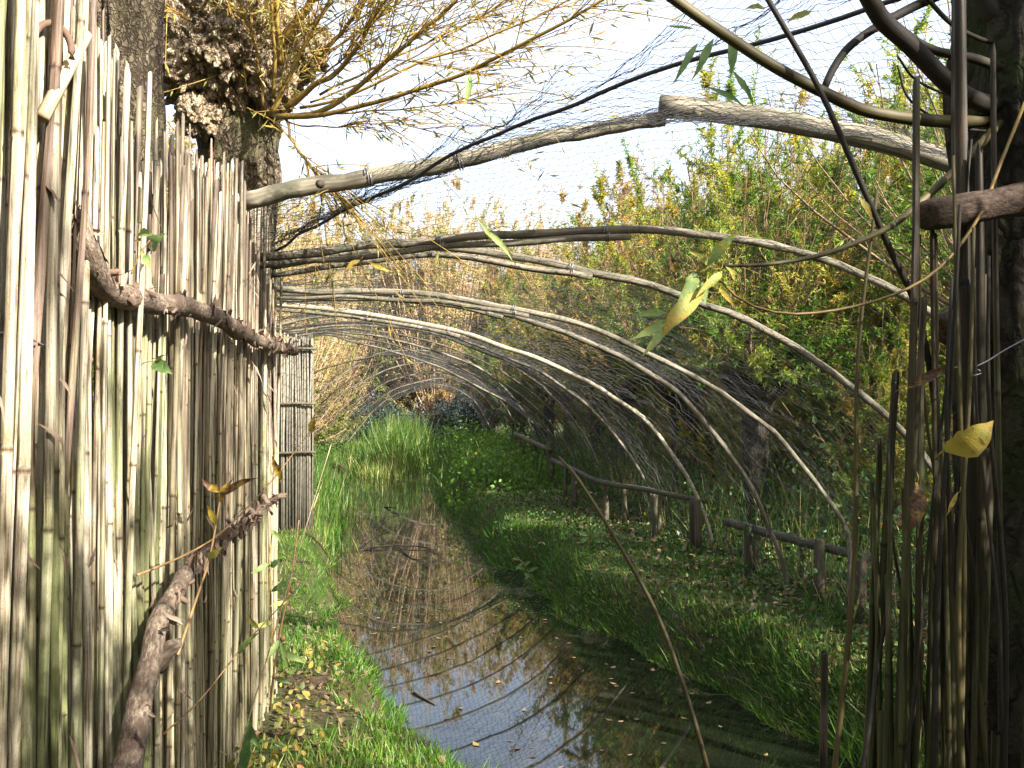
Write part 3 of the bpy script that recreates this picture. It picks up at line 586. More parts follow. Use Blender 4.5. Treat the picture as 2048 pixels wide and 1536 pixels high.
# ------------------------------------------------------------------ trunks behind the screen
def bark_column(name,par,path,radii,seed,mat,nr=120,na=72,amp=.10,fine=.5):
    c=spline(np.concatenate([path,np.array(radii)[:,None]],1),nr); th=np.linspace(0,2*np.pi,na,endpoint=False); V=np.empty((nr,na,3))
    for i in range(nr):
        for j,a in enumerate(th):
            ca,sa=math.cos(a),math.sin(a); p=(ca*1.2,sa*1.2,c[i,2]*1.1)
            ridge=abs(mnoise.noise(Vector((ca*4.2,sa*4.2,c[i,2]*2.2+seed))))
            k=1+amp*fbm(p,1.7,seed,3)+fine*(ridge-.25)*.45+.05*mnoise.noise(Vector((ca*9,sa*9,c[i,2]*8)))
            V[i,j]=(c[i,0]+c[i,3]*k*ca,c[i,1]+c[i,3]*k*sa,c[i,2])
    i=np.arange(nr*na).reshape(nr,na); nx=np.roll(i,-1,1)
    return G().add(V,[np.stack([i[:-1],nx[:-1],nx[1:],i[1:]],-1).reshape(-1,4),i[-1][None]]).obj(name,M[mat],par)
t1=thing('willow_tree','straight grooved willow trunk standing between the two reed screens','tree',(0,0,0))
c0=P(262,0,3.45)
bark_column('trunk',t1,np.array([[c0[0]-.04,c0[1],-.1],[c0[0]-.02,c0[1],.6],[c0[0],c0[1],1.5],[c0[0],c0[1],2.4],[c0[0]-.02,c0[1],3.3],[c0[0]-.05,c0[1],4.3]]),[.15,.125,.115,.11,.11,.105],5,'bark',140,72,.12,.8)
t2=thing('pollard_willow','old burled pollard stump sprouting golden shoots above the long reed screen','tree',(0,0,0))
b0=P(480,0,5.2); bx,by=b0[0],b0[1]
bark_column('trunk',t2,np.array([[bx-.05,by,-.1],[bx-.04,by,1.],[bx-.01,by,2.0],[bx,by,2.6],[bx,by,3.0]]),[.22,.19,.175,.18,.21],9,'bark',110,80,.12,.8)
# burl: a lumpy head, deep pits and knobs
def burl(center,rx,ry,rz,seed,sub=(230,170)):
    nu,nv=sub; V=np.empty((nv,nu,3))
    for j in range(nv):
        ph=math.pi*(j+.5)/nv
        for i in range(nu):
            th=2*math.pi*i/nu; d=Vector((math.sin(ph)*math.cos(th),math.sin(ph)*math.sin(th),math.cos(ph)))
            cell=mnoise.voronoi(d*4.2+Vector((seed,0,0)))[0][0]; cell2=mnoise.voronoi(d*10+Vector((0,seed,0)))[0][0]
            k=.90+.26*mnoise.noise(d*2.1+Vector((0,0,seed)))+.26*(.45-cell)+.16*(.4-cell2)+.11*abs(mnoise.noise(d*17))+.07*mnoise.noise(d*38)
            V[j,i]=(center[0]+rx*k*d.x,center[1]+ry*k*d.y,center[2]+rz*k*d.z)
    i=np.arange(nu*nv).reshape(nv,nu); nx=np.roll(i,-1,1)
    return G().add(V,[np.stack([i[:-1],i[1:],nx[1:],nx[:-1]],-1).reshape(-1,4),i[0][None],i[-1][None,::-1]])
bc=P(452,80,5.15); burl((bc[0],bc[1],bc[2]),.38,.36,.50,3.3).obj('burl',M['burl'],t2)
bc2=P(545,170,5.0); burl(bc2,.13,.13,.16,8.1,(70,50)).obj('burl',M['burl'],t2)
bc3=P(600,95,5.15); burl(bc3,.16,.16,.17,1.7,(70,50)).obj('burl',M['burl'],t2)
bc4=P(395,230,4.98); burl(bc4,.12,.12,.12,5.7,(70,50)).obj('burl',M['burl'],t2)
SH=[([(531,222),(512,94),(478,-5),(440,-110)],4.9,.011),([(547,200),(546,94),(544,0),(540,-120)],4.85,.012),([(560,130),(556,50),(549,-30),(530,-160)],4.85,.020),
    ([(540,228),(592,130),(640,35),(690,-60)],4.85,.017),([(572,75),(620,5),(690,-80)],4.9,.030),([(572,215),(640,165),(677,141),(714,93),(751,30),(790,-60)],4.8,.019),
    ([(555,232),(640,226),(714,174),(770,122),(825,78),(900,11),(980,-70)],4.75,.018),([(550,234),(640,229),(751,202),(825,182),(937,145),(1011,108),(1085,67),(1189,11),(1300,-60)],4.7,.016),
    ([(600,215),(700,190),(844,122),(937,93),(1011,59),(1140,0),(1240,-50)],4.9,.010),([(570,236),(594,297),(640,353),(690,385)],4.7,.009),
    ([(330,40),(325,0),(318,-60)],4.75,.016),([(380,40),(350,22),(320,12)],4.7,.010),([(400,20),(420,-20),(450,-80)],4.75,.012),([(620,120),(690,60),(745,-20)],5.0,.016),
    ([(610,140),(720,60),(800,0),(850,-60)],5.1,.010),([(640,190),(800,110),(950,40),(1060,-20)],5.2,.009),([(560,236),(700,225),(850,215),(1000,190)],4.85,.007),
    ([(580,245),(650,255),(760,245),(860,260)],5.0,.006),([(590,210),(680,120),(760,20),(800,-40)],5.15,.008),([(620,205),(760,150),(900,70),(1030,-10)],5.0,.007),([(560,250),(620,330),(660,420)],5.1,.006)]
tw=[];two=[]
rs=np.random.default_rng(12)
for pl,d,rad in SH:
    n=len(pl); pts=spline([P(x,y,d-.10*k) for k,(x,y) in enumerate(pl)],22)
    tubes(G(),wig(pts,.012,rad*900),np.linspace(rad,rad*.4,22)*.82,8).obj('shoot',M['shoot'],t2)
    for q in range(18 if rad<.012 else 30):
        j=rs.integers(8,21); dd=pts[j]-pts[j-1]; dd/=np.linalg.norm(dd); tdir=dd+rs.normal(0,.38,3); tdir/=np.linalg.norm(tdir)
        L=rs.uniform(.25,.95); tw.append(pts[j]+tdir*np.linspace(0,L,5)[:,None]+np.array([0,0,-.12*L])*np.linspace(0,1,5)[:,None]**2); two.append(tdir)
for q in range(60):    # fine wiry brush round the head
    o=np.array(P(rs.uniform(490,660),rs.uniform(0,230),4.85+rs.uniform(-.1,.2))); tdir=rs.normal(0,.6,3)+np.array([.5,-.2,.25]); tdir/=np.linalg.norm(tdir)
    L=rs.uniform(.15,.55); tw.append(o+tdir*np.linspace(0,L,5)[:,None]); two.append(tdir)
TW=np.array(tw); tubes(gtw:=G(),TW,np.linspace(.0028,.001,5)[None],4,cap=False); gtw.obj('twigs',M['shoot'],t2,kind='stuff')
two=np.array(two); li=rs.integers(0,len(tw),4000); v=rs.uniform(0,1,(4000,1)); lo=TW[li,0]*(1-v)+TW[li,4]*v
ld=two[li]*.7+rs.normal(0,.5,(4000,3))+np.array([0,0,-.2])
scatter(gl:=G(),WILLOW,lo,frames(ld),rs.uniform(.007,.012,4000),rs.uniform(.04,.09,4000),rs.beta(1.6,1.6,4000)); gl.obj('foliage',M['leaf_gold'],t2,False,kind='stuff')

# ------------------------------------------------------------------ dark willow and canes close beside the camera
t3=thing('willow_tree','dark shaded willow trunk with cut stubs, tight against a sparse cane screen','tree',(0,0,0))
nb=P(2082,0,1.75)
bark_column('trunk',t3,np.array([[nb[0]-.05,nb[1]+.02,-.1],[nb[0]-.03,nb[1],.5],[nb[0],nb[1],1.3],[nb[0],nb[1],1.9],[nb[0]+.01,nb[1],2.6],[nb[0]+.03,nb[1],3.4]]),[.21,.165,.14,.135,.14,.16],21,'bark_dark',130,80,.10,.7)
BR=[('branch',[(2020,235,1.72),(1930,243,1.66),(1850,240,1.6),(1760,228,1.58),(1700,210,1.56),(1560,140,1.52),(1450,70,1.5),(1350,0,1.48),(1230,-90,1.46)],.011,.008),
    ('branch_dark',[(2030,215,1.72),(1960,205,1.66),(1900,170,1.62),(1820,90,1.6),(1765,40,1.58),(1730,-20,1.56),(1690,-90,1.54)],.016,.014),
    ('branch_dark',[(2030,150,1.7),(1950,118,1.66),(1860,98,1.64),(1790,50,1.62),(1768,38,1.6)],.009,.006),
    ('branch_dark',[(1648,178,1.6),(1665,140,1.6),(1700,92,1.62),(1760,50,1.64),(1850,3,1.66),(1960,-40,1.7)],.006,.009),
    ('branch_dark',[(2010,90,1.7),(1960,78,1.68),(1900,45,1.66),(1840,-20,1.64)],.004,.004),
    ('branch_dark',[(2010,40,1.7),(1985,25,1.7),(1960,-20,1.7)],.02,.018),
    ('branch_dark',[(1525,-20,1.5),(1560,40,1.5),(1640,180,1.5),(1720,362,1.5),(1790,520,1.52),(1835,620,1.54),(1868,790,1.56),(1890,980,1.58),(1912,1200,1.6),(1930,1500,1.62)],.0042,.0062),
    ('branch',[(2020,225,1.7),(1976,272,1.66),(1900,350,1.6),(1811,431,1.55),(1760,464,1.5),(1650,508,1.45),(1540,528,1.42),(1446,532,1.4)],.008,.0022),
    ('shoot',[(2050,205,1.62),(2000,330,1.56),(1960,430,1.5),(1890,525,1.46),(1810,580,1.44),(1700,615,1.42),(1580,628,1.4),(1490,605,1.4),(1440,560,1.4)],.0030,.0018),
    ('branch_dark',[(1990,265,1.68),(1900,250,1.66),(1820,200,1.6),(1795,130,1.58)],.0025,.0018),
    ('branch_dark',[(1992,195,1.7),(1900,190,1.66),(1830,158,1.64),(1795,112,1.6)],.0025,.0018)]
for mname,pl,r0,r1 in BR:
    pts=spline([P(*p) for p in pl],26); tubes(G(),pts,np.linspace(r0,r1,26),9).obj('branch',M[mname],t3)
for (x0,y0,x1,y1,wpx,d) in [(1850,432,2070,395,66,1.5),(1888,660,2010,632,72,1.7)]:
    a=P(x0,y0,d); b=P(x1,y1,d+.06); pts=np.array([a+(b-a)*t for t in (0,.03,.12,.35,.6,.8,1)]); rr=wpx/F*d/2
    tubes(G(),wig(pts,.006,x0),rr*np.array([.72,.92,1,1.02,.95,1.05,1.1]),14).obj('branch_stub',M['stub'],t3)
for x0,y0,x1,y1,wp,ti,d in [(1415,535,1482,460,26,.38,1.38),(1392,545,1352,608,34,.33,1.4),(1395,560,1408,612,24,.30,1.41),(1440,540,1395,600,22,.52,1.39),(1405,575,1322,690,40,.62,1.39),(1330,628,1258,626,20,.28,1.37),(1335,640,1258,680,24,.33,1.37),(1322,655,1284,716,20,.40,1.36),(1425,530,1375,508,18,.50,1.4),(1470,560,1448,535,16,.58,1.4),(1350,545,1340,505,24,.95,1.4),(1440,575,1470,618,12,.75,1.4)]:
    big_leaf(P(x0,y0,d),P(x1,y1,d-.02),wp/F*d,ti,par=t3)
for x0,y0,x1,y1,wp,ti,d in [(1400,90,1340,168,18,.2,2.2),(1432,80,1378,160,20,.22,2.2),(1470,70,1455,155,24,.18,2.2),(1470,140,1500,215,16,.2,2.2),(1500,100,1530,135,14,.25,2.2),(1418,170,1485,222,14,.2,2.2),(1622,20,1575,50,18,.55,2.0),(1530,15,1490,22,16,.6,2.0),(1720,395,1745,440,16,.7,1.5),(1390,60,1330,52,8,.3,2.0)]:
    big_leaf(P(x0,y0,d),P(x1,y1,d),wp/F*d,ti,par=t3)
for x0,y0,x1,y1,wp,ti,d in [(940,148,928,215,18,.35,4.2),(965,455,1022,525,14,.3,4.0),(955,440,985,490,10,.4,4.0),(720,520,690,545,12,.7,4.2),(740,525,785,545,12,.72,4.2),(800,400,798,430,8,.95,4.2)]:
    big_leaf(P(x0,y0,d),P(x1,y1,d),wp/F*d,ti,par=t2)
# cane screen
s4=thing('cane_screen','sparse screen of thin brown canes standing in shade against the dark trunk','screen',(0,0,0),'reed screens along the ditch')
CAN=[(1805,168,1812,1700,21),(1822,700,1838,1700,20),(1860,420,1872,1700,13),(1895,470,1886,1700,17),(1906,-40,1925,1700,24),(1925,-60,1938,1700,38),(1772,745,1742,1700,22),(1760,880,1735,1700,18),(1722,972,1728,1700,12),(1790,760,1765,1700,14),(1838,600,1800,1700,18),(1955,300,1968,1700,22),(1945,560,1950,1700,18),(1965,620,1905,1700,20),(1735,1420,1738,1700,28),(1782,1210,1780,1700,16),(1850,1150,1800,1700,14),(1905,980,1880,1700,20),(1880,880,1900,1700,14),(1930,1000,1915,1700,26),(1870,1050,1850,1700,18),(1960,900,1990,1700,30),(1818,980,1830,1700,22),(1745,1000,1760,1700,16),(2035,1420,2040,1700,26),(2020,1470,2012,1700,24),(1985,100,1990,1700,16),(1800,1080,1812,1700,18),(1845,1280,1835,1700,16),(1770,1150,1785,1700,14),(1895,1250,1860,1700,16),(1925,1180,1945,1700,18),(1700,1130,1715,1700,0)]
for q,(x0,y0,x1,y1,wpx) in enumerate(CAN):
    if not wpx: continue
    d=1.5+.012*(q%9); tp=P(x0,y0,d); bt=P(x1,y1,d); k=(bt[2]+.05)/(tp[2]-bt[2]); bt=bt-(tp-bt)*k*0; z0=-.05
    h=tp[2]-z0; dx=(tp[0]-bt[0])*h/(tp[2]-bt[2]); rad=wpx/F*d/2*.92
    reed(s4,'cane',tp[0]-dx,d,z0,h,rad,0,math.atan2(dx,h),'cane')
rc=random.Random(41)
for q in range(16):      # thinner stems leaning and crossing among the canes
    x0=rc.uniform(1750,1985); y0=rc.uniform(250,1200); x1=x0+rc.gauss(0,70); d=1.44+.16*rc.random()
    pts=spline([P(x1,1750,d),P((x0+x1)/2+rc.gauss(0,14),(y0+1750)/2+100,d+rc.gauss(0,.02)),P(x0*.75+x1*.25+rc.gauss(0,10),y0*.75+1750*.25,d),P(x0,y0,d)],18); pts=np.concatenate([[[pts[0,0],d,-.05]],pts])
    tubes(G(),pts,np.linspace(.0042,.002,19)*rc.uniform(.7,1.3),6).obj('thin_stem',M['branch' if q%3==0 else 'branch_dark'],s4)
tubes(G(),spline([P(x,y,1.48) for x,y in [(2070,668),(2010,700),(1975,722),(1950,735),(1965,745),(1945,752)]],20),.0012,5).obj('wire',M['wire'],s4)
lf=big_leaf(P(1888,902,1.42),P(1982,838,1.40),.05,.68,'leaf',None,nrm=(.5,-1,.5),bend=.3); lf['label']='broad yellow leaf with brown blotches caught among the shaded canes'; lf['category']='leaf'
lf=big_leaf(P(1812,772,1.46),P(1915,740,1.46),.018,.96,'leaf',None); lf['label']='thin dry reddish-brown leaf hanging between the shaded canes'; lf['category']='leaf'
lf=big_leaf(P(1835,965,1.45),P(1815,1060,1.45),.03,1.0,'leaf',None); lf['label']='withered purplish-brown leaf crumpled low on the shaded canes'; lf['category']='leaf'
lf=big_leaf(P(1918,985,1.44),P(1890,1030,1.44),.008,.78,'leaf',None); lf['label']='small orange leaf sliver lit by sun under the broad yellow leaf'; lf['category']='leaf'
cn=thing('reed_cane','single short brown cane sticking up alone over the dark water','cane',(0,0,0))
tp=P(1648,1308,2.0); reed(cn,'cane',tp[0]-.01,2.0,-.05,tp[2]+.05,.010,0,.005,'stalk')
# long arching stem in front of the hoops
ar=thing('arching_stem','long smooth olive stem arching down over the water from the fence side','plant',(0,0,0))
pts=spline([P(x,y,d) for x,y,d in [(1440,1640,2.6),(1405,1500,2.6),(1360,1350,2.65),(1310,1220,2.7),(1250,1110,2.75),(1190,1010,2.8),(1150,950,2.85),(1118,915,2.9)]],30)
pts=np.concatenate([[[pts[0,0]+.08,pts[0,1]-.05,-.05]],pts]); tubes(G(),pts,np.linspace(.0075,.0045,31),9).obj('stem',M['branch'],ar)

# ------------------------------------------------------------------ unseen shrubs added beside the camera to shade trunk, canes and screen foot
def bush(name,label,cat,x,y,h,rad,nst,nleaf,lmat,smat,seed,tlo=.1,thi=.8,leaf=(.10,.02)):
    r_=np.random.default_rng(seed); t=thing(name,label,cat,(0,0,0)); z0=float(gz(x,y))
    az=r_.uniform(0,6.28,nst); q=np.sqrt(r_.uniform(0,1,nst)); top=np.stack([x+rad*q*np.cos(az),y+rad*q*np.sin(az),z0+h*r_.uniform(.6,1,nst)*(1-.3*q**2)],1)
    st=np.stack([x+.25*rad*q*np.cos(az),y+.25*rad*q*np.sin(az),np.full(nst,z0-.05)],1); s=np.linspace(0,1,6)[None,:,None]
    L=st[:,None]*(1-s)+top[:,None]*s; L[...,:2]=st[:,None,:2]+(top-st)[:,None,:2]*s**1.5
    tubes(G(),L,np.linspace(.012,.003,6)[None],5,cap=False).obj('stems',M[smat],t,kind='stuff')
    li=r_.integers(0,nst,nleaf); u=r_.uniform(.2,1,nleaf)*5; a=np.floor(u).astype(int).clip(0,4); f=(u-a)[:,None]
    lo=L[li,a]*(1-f)+L[li,a+1]*f+r_.normal(0,.13,(nleaf,3)); lo[:,2]=np.maximum(lo[:,2],z0+.02)
    scatter(gl:=G(),WILLOW,lo,frames(r_.normal(0,1,(nleaf,3))+np.array([0,0,-.2])),r_.uniform(.7,1.3,nleaf)*leaf[1],r_.uniform(.7,1.3,nleaf)*leaf[0],r_.uniform(tlo,thi,nleaf)); gl.obj('crown',M[lmat],t,False,kind='stuff'); return t
bush('willow_shrub','dense willow shrub added outside the view to shade the dark trunk','shrub',2.3,.45,3.2,1.15,80,20000,'leaf_green','shoot_brown',71)
bush('willow_shrub','leafy unseen willow shrub added behind the photographer to shade the foot of the near reeds','shrub',1.9,-1.0,4.5,1.1,90,24000,'leaf_green','shoot_brown',72)
# far hedge leaves under the tunnel end, shade put into their colour
for k,x in enumerate((-9.,-6.6,-4.4,-2.2)):
    bush('far_bush','bush in the gap at the tunnel end with shade painted into its grey-green leaves, %s from the reed panel side'%ORD[k],'bush',x,46+.4*k,2.3,1.9,40,11000,'shade_toned','shoot_brown',80+k,0,1,(.13,.05))['group']='bushes at the tunnel end'

# ------------------------------------------------------------------ grass, reeds, undergrowth, litter
def ok_ground(x,y): l_,r_=edges(y); ins=np.minimum(x-l_,r_-x); return ins
def grass(name,label,n,xf,yr,hr,wr,tint,seed,cond=None,droop=.35,par=None):
    r_=np.random.default_rng(seed); y=yr[0]+(yr[1]-yr[0])*r_.uniform(0,1,n)**yr[2]; x=xf(y,r_)
    ins=ok_ground(x,y); keep=ins<.12
    if cond is not None: keep&=cond(x,y,ins,r_)
    x,y,ins=x[keep],y[keep],ins[keep]; n=len(x); z=np.maximum(gz(x,y),WZ)-.01
    cl=.55+.45*np.sin(x*3.1+np.sin(y*2.3)*2)*np.cos(y*2.7+x)            # clumps
    h=r_.uniform(hr[0],hr[1],n)*(.55+.75*cl.clip(0,1))*r_.choice([1,1,1,1.7],n)
    D=np.stack([r_.normal(0,droop,n),r_.normal(0,droop,n),np.ones(n)],1); edge_=smooth((ins+.3)/.35); dirx=np.where(x>(edges(y)[0]+edges(y)[1])/2,-1,1)
    D[:,0]+=dirx*edge_*.7
    t=(tint[0]+tint[1]*r_.normal(0,1,n)+.12*np.sin(x*1.3+y*.9)).clip(0,1)
    scatter(gr:=G(),BLADE,np.stack([x,y,z],1),frames(D),r_.uniform(wr[0],wr[1],n),h,t)
    return gr.obj(name,M['grass'],par,False,kind='stuff',label=label,category='grass')
def left_x(y,r_): l_,_=edges(y); return l_+.15-r_.uniform(0,1,len(y))**1.3*np.where(y<6,1.7,2.6)
def right_x(y,r_): _,q=edges(y); return q-.15+r_.uniform(0,1,len(y))**1.2*np.where(y<14,2.6,3.2)
patch=lambda x,y,ins,r_: (np.sin(x*2.2+1.3*np.sin(y*1.7))+np.sin(y*1.9-x)+1.15+(ins>-.25)*1.2>r_.uniform(-.1,1.2,len(x)))
grass('bank_grass','short sunlit grass on the strip between reed screen and water',52000,left_x,(3.2,14,1.6),(.025,.075),(.0035,.0075),(.55,.24),1,patch)
grass('bank_grass','green grass covering the bank in front of the post fence',80000,right_x,(4.6,20,1.5),(.02,.05),(.004,.009),(.70,.22),2,patch)
grass('bank_grass','coarse long grass hanging over the water at the bank edge',5000,lambda y,r_: edges(y)[1]+r_.normal(0,.12,len(y)),(4.6,20,1.4),(.05,.15),(.005,.009),(.40,.18),3,None,.5)
def leafmass(name,label,n,xf,yr,zr,size,seed,mat='leaf_dark',tpl=LEAF6,cat='undergrowth',tint=(.5,.28),flat=.0,onwater=False):
    r_=np.random.default_rng(seed); y=yr[0]+(yr[1]-yr[0])*r_.uniform(0,1,n)**1.3; x=xf(y,r_)
    mod=np.clip(.5+.5*np.sin(x*1.7+2*np.sin(y*.9))*np.cos(y*1.3),.06,1); z=(WZ+.004 if onwater else gz(x,y)+.005)+zr[0]+(zr[1]-zr[0])*r_.uniform(0,1,n)**1.5*mod
    if flat: D=np.stack([r_.normal(0,1,n),r_.normal(0,1,n),r_.normal(0,flat,n)],1); Mx=frames(D,np.stack([r_.normal(0,flat,n),r_.normal(0,flat,n),np.ones(n)],1))
    else: Mx=frames(r_.normal(0,1,(n,3))+np.array([0,0,.3]))
    s=r_.uniform(*size,n); scatter(gl:=G(),tpl,np.stack([x,y,z],1),Mx,s*.62,s,(tint[0]+tint[1]*r_.normal(0,1,n)).clip(0,1)); return gl.obj(name,M[mat],None,False,kind='stuff',label=label,category=cat)
def reedbed(name,label,n,xr,yr,hr,wr,seed,tint=(.4,.2),dr=.16):
    r_=np.random.default_rng(seed); y=r_.uniform(*yr,n); x=xr(y,r_); z=np.maximum(gz(x,y),WZ)-.03
    D=np.stack([r_.normal(0,dr,n),r_.normal(0,dr,n),np.ones(n)],1); h=r_.uniform(*hr,n)*(.7+.3*np.sin(x*1.9+y*1.1))
    scatter(gr:=G(),BLADE,np.stack([x,y,z],1),frames(D),r_.uniform(*wr,n),h,(tint[0]+tint[1]*r_.normal(0,1,n)).clip(0,1),h*.7); gr.obj(name,M['reedgreen'],None,False,kind='stuff',label=label,category='reeds')
reedbed('reed_bed','tall bright green reeds filling the ditch at the tunnel end',5200,lambda y,r_: edges(y)[0]+(edges(y)[1]-edges(y)[0])*r_.normal(.42,.2,len(y)).clip(-.1,1.1),(29,46),(.7,2.1),(.014,.030),11,(.45,.25),.22)
reedbed('reed_bed','sword-leaved green reeds at the water edge below the far reed panel',1500,lambda y,r_: edges(y)[0]+r_.normal(-.15,.25,len(y)),(12.5,24),(.3,1.0),(.010,.022),12,(.4,.25),.22)
reedbed('reed_bed','yellow-green reed clump jutting into the water before the tunnel end',900,lambda y,r_: edges(y)[0]+.9+r_.normal(0,.35,len(y)),(27,30),(.6,1.3),(.012,.026),17,(.75,.2),.2)
reedbed('reed_bed','low mixed weeds on the bank past the far reed panel',5000,lambda y,r_: edges(y)[0]-r_.uniform(-.1,2.6,len(y)),(14,44),(.15,.6),(.010,.024),18,(.4,.28),.5)
reedbed('reed_bed','lush green weeds crowding the fence bank near the tunnel end',5200,lambda y,r_: edges(y)[1]+r_.uniform(-.3,2.4,len(y)),(18,40),(.25,.95),(.012,.026),13,(.38,.25),.45)
leafmass('weed_mass','bright nettle leaves among the weeds near the tunnel end',9000,lambda y,r_: edges(y)[1]+r_.uniform(-.4,2.6,len(y)),(17,40),(0,1.3),(.05,.11),19,'leaf_green',cat='weeds',tint=(.25,.2))
reedbed('water_grass','thin green blades poking out of the scummy water',500,lambda y,r_: edges(y)[0]+(edges(y)[1]-edges(y)[0])*r_.uniform(0,1,len(y)),(17,27),(.2,.6),(.008,.016),14)
reedbed('sedge_tuft','bright green sedge tuft at the bank edge beside the canes',160,lambda y,r_: 1.95+r_.normal(0,.1,len(y)),(5.1,5.4),(.35,.6),(.007,.011),15,(.3,.1),.45)
reedbed('sedge_tuft','grassy green tuft at the foot of the end fence post',220,lambda y,r_: 2.22+r_.normal(0,.14,len(y)),(6.6,7.0),(.2,.45),(.006,.010),16,(.3,.1),.4)
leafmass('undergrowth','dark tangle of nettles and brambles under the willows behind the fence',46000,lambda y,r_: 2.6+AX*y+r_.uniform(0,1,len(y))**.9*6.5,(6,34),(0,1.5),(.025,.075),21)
reedbed('tall_weeds','tall pale grass and dead stalks between the fence and the willows',7000,lambda y,r_: 2.7+AX*y+r_.uniform(0,4,len(y)),(6,24),(.3,1.2),(.006,.016),31,(.7,.3),.3)
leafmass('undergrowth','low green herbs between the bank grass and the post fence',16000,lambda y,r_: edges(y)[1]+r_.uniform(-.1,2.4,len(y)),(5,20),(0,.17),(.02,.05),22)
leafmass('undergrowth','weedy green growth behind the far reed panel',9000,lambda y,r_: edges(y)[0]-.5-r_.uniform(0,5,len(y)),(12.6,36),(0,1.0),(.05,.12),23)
leafmass('undergrowth','yellowing herbs at the foot of the long reed screen',420,lambda y,r_: wall_x(y,.78)+np.abs(r_.normal(0,.16,len(y))),(3.2,6.2),(0,.35),(.02,.05),24,'leaf_gold',tint=(.35,.3))
leafmass('leaf_litter','brown fallen leaves strewn over the sunlit bank by the reed screen',1800,lambda y,r_: edges(y)[0]-r_.uniform(.05,1.2,len(y)),(3.4,9),(0,.04),(.02,.055),25,'litter',cat='leaves',flat=.35,tint=(.35,.25))
leafmass('leaf_litter','brown fallen leaves under the post fence',5000,lambda y,r_: edges(y)[1]+r_.normal(1.4,.5,len(y)).clip(.3,4),(5,18),(0,.05),(.03,.075),26,'litter',cat='leaves',flat=.4)
inw=lambda y,r_: edges(y)[0]+(edges(y)[1]-edges(y)[0])*r_.uniform(0,1,len(y))
leafmass('duckweed','specks of duckweed and seed fluff scattered on the dull water',2600,inw,(9,26),(0,.001),(.012,.035),27,'weed',WILLOW,'duckweed',(.5,.3),.03,True)
leafmass('floating_leaves','narrow fallen willow leaves floating on the dark reflecting water',80,inw,(5,9),(0,.002),(.03,.07),28,'litter',WILLOW,'leaves',(.6,.3),.03,True)

# sticks in the water
def stick(label,paths,r0):
    t=thing('dead_twig',label,'twig',(0,0,0),'dead twigs in the water')
    for q,pl in enumerate(paths):
        pts=[]
        for x,y,lift in pl:
            d=(CAM_Z-WZ)*F/(y-HZ); p=P(x,y,d); p[2]+=lift+.004; pts.append(p)
        pts=np.array(pts); pts=np.array([pts[0]*(1-t_)+pts[-1]*t_ for t_ in np.linspace(0,1,4)]) if len(pts)==2 else spline(pts,14)
        tubes(G(),pts,np.linspace(r0*(1 if q==0 else .6),r0*.4,len(pts)),6).obj('twig',M['branch_dark'],t)
stick('forked dead twig lying bent in the tan-coloured middle water',[[(715,1102,0),(780,1096,.03),(850,1098,.02),(872,1108,0)],[(715,1102,0),(745,1072,.05),(780,1050,.10)],[(745,1110,-.02),(744,1085,.12),(746,1070,.2)],[(800,1100,.02),(830,1120,0),(868,1115,.06)]],.016)
stick('small curled dead twig on the scummy water near the green blades',[[(770,1015,.0),(790,1022,.05),(798,1030,0)],[(798,1030,0),(785,1028,.05),(765,1032,0)]],.02)
stick('short brown stick floating on the blue reflecting water',[[(828,1388,0),(870,1410,0)]],.012)
for q,pl in enumerate([[(780,1230,0),(850,1222,.0)],[(760,1268,0),(900,1236,.0)],[(780,1200,0),(790,1130,.18)]]):
    pass

# plants and stems in front of the screen
def plant(name,label,pl,r0,r1,mat,leaves=(),nodes_=()):
    t=thing(name,label,'plant',(0,0,0)); pts=spline([P(*p) for p in pl],26); b=pts[0]
    tubes(G(),pts,np.linspace(r0,r1,26),6).obj('stem',M[mat],t)
    for x0,y0,x1,y1,wp,ti in leaves:
        d=np.interp(y0,*zip(*sorted((p[1],p[2]) for p in pl))); big_leaf(P(x0,y0,d),P(x1,y1,d-.03),wp/F*d,ti,par=t)
    for x,y in nodes_:
        d=np.interp(y,*zip(*sorted((p[1],p[2]) for p in pl))); c=P(x,y,d); tubes(G(),np.array([c-[0,0,.012],c,c+[0,0,.012]]),[r0*.9,r0*2.1,r0*.9],7).obj('knot',M['redstem'],t)
    return t
plant('knotted_plant','upright tan stem with red knots growing beside the water',[(540,1420,4.0),(547,1350,4.0),(563,1250,4.0),(583,1150,4.0),(598,1040,4.0)],.0055,.003,'redstem',[(560,1280,530,1320,16,.3),(565,1300,610,1330,20,.25),(548,1355,585,1370,14,.3),(575,1200,540,1215,12,.5),(563,1285,575,1345,12,.3)],[(585,1182),(566,1277),(550,1352)])
plant('grass_stalk','long pale dry grass stalk leaning over the bank grass',[(455,1600,3.3),(485,1480,3.35),(530,1330,3.4),(580,1160,3.5),(625,1010,3.6),(662,890,3.7)],.003,.0018,'strawstem')
plant('bramble_stem','thin orange-brown bramble stem climbing across the long reed screen',[(325,1470,2.7),(400,1400,2.8),(480,1300,2.95),(530,1245,3.1),(600,1170,3.4)],.0025,.0014,'redstem',[(480,1310,520,1262,16,.4),(520,1255,490,1230,12,.5)])
plant('bramble_stem','arching yellow-brown stem with withered leaves beside the leaning branch',[(355,1310,2.6),(385,1220,2.75),(415,1130,2.9),(430,1060,3.0),(442,985,3.1)],.0042,.0025,'redstem',[(420,1120,445,1090,18,.55),(432,1050,415,1010,18,.7),(438,1000,470,960,18,.9),(440,985,405,955,22,.95),(440,990,520,960,18,.97),(425,1095,440,1120,14,.98)])
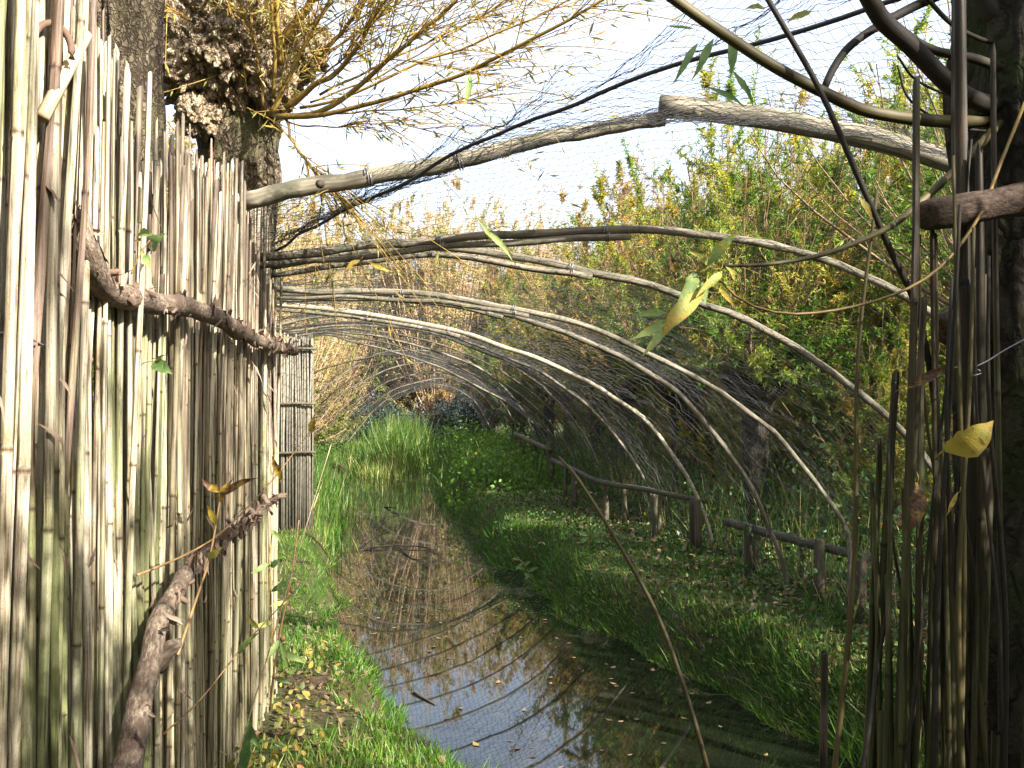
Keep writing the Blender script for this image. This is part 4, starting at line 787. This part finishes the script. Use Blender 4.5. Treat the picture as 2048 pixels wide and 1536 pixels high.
plant('bramble_stem','orange-brown stem running up along the leaning branch',[(275,1150,2.5),(330,1128,2.7),(380,1105,2.9),(430,1075,3.1),(480,1030,3.4),(545,960,3.8),(600,890,4.2),(640,840,4.5)],.0036,.0016,'redstem',[(620,865,632,830,20,.8),(560,960,548,910,18,.85)])
plant('bindweed','thin green bindweed shoot with a round leaf high on the reed screen',[(262,548,2.45),(280,510,2.45),(300,480,2.5),(318,468,2.5)],.0018,.001,'shoot',[(305,500,335,470,34,.2),(290,510,300,540,20,.3),(275,470,312,475,22,.3)])
plant('bindweed','grey-green round leaf on a thin tendril midway up the reed screen',[(272,735,2.6),(290,725,2.6),(312,722,2.6)],.0018,.001,'shoot',[(312,720,345,752,34,.12),(312,722,335,712,10,.2)])
plant('weed_shoot','leafy yellow-green weed sprouting against the foot of the reed edge',[(545,1300,4.1),(542,1200,4.1),(538,1130,4.1),(545,1060,4.1)],.004,.002,'shoot',[(540,1130,500,1145,14,.2),(540,1130,572,1120,16,.15),(542,1180,585,1165,14,.2),(545,1240,505,1260,14,.5),(545,1060,560,1085,12,.3)])
plant('weed_shoot','broad green blade bending over at the bottom of the reed screen',[(500,1640,2.9),(490,1540,2.9)],.004,.003,'shoot',[(480,1545,505,1440,26,.05),(500,1440,520,1500,22,.08),(520,1540,600,1545,22,.1)])
plant('weed_shoot','small pale rosette herb on the bank before the fence',[(1180,1090,10.4),(1180,1070,10.4)],.01,.008,'shoot',[(1180,1075,1150,1060,10,.15),(1180,1075,1210,1055,10,.15),(1180,1075,1175,1050,10,.15),(1180,1078,1150,1085,10,.15),(1180,1078,1212,1085,10,.15)])
plant('weed_shoot','leafy green herb overhanging the water at the bank edge',[(1066,1165,11.0),(1055,1140,11.0),(1040,1120,11.0)],.008,.005,'shoot',[(1050,1140,1030,1132,8,.1),(1045,1130,1062,1122,9,.1),(1050,1145,1064,1158,9,.1),(1040,1120,1024,1116,8,.1),(1045,1128,1030,1140,8,.12),(1055,1140,1078,1135,9,.1),(1060,1150,1046,1160,8,.15)])
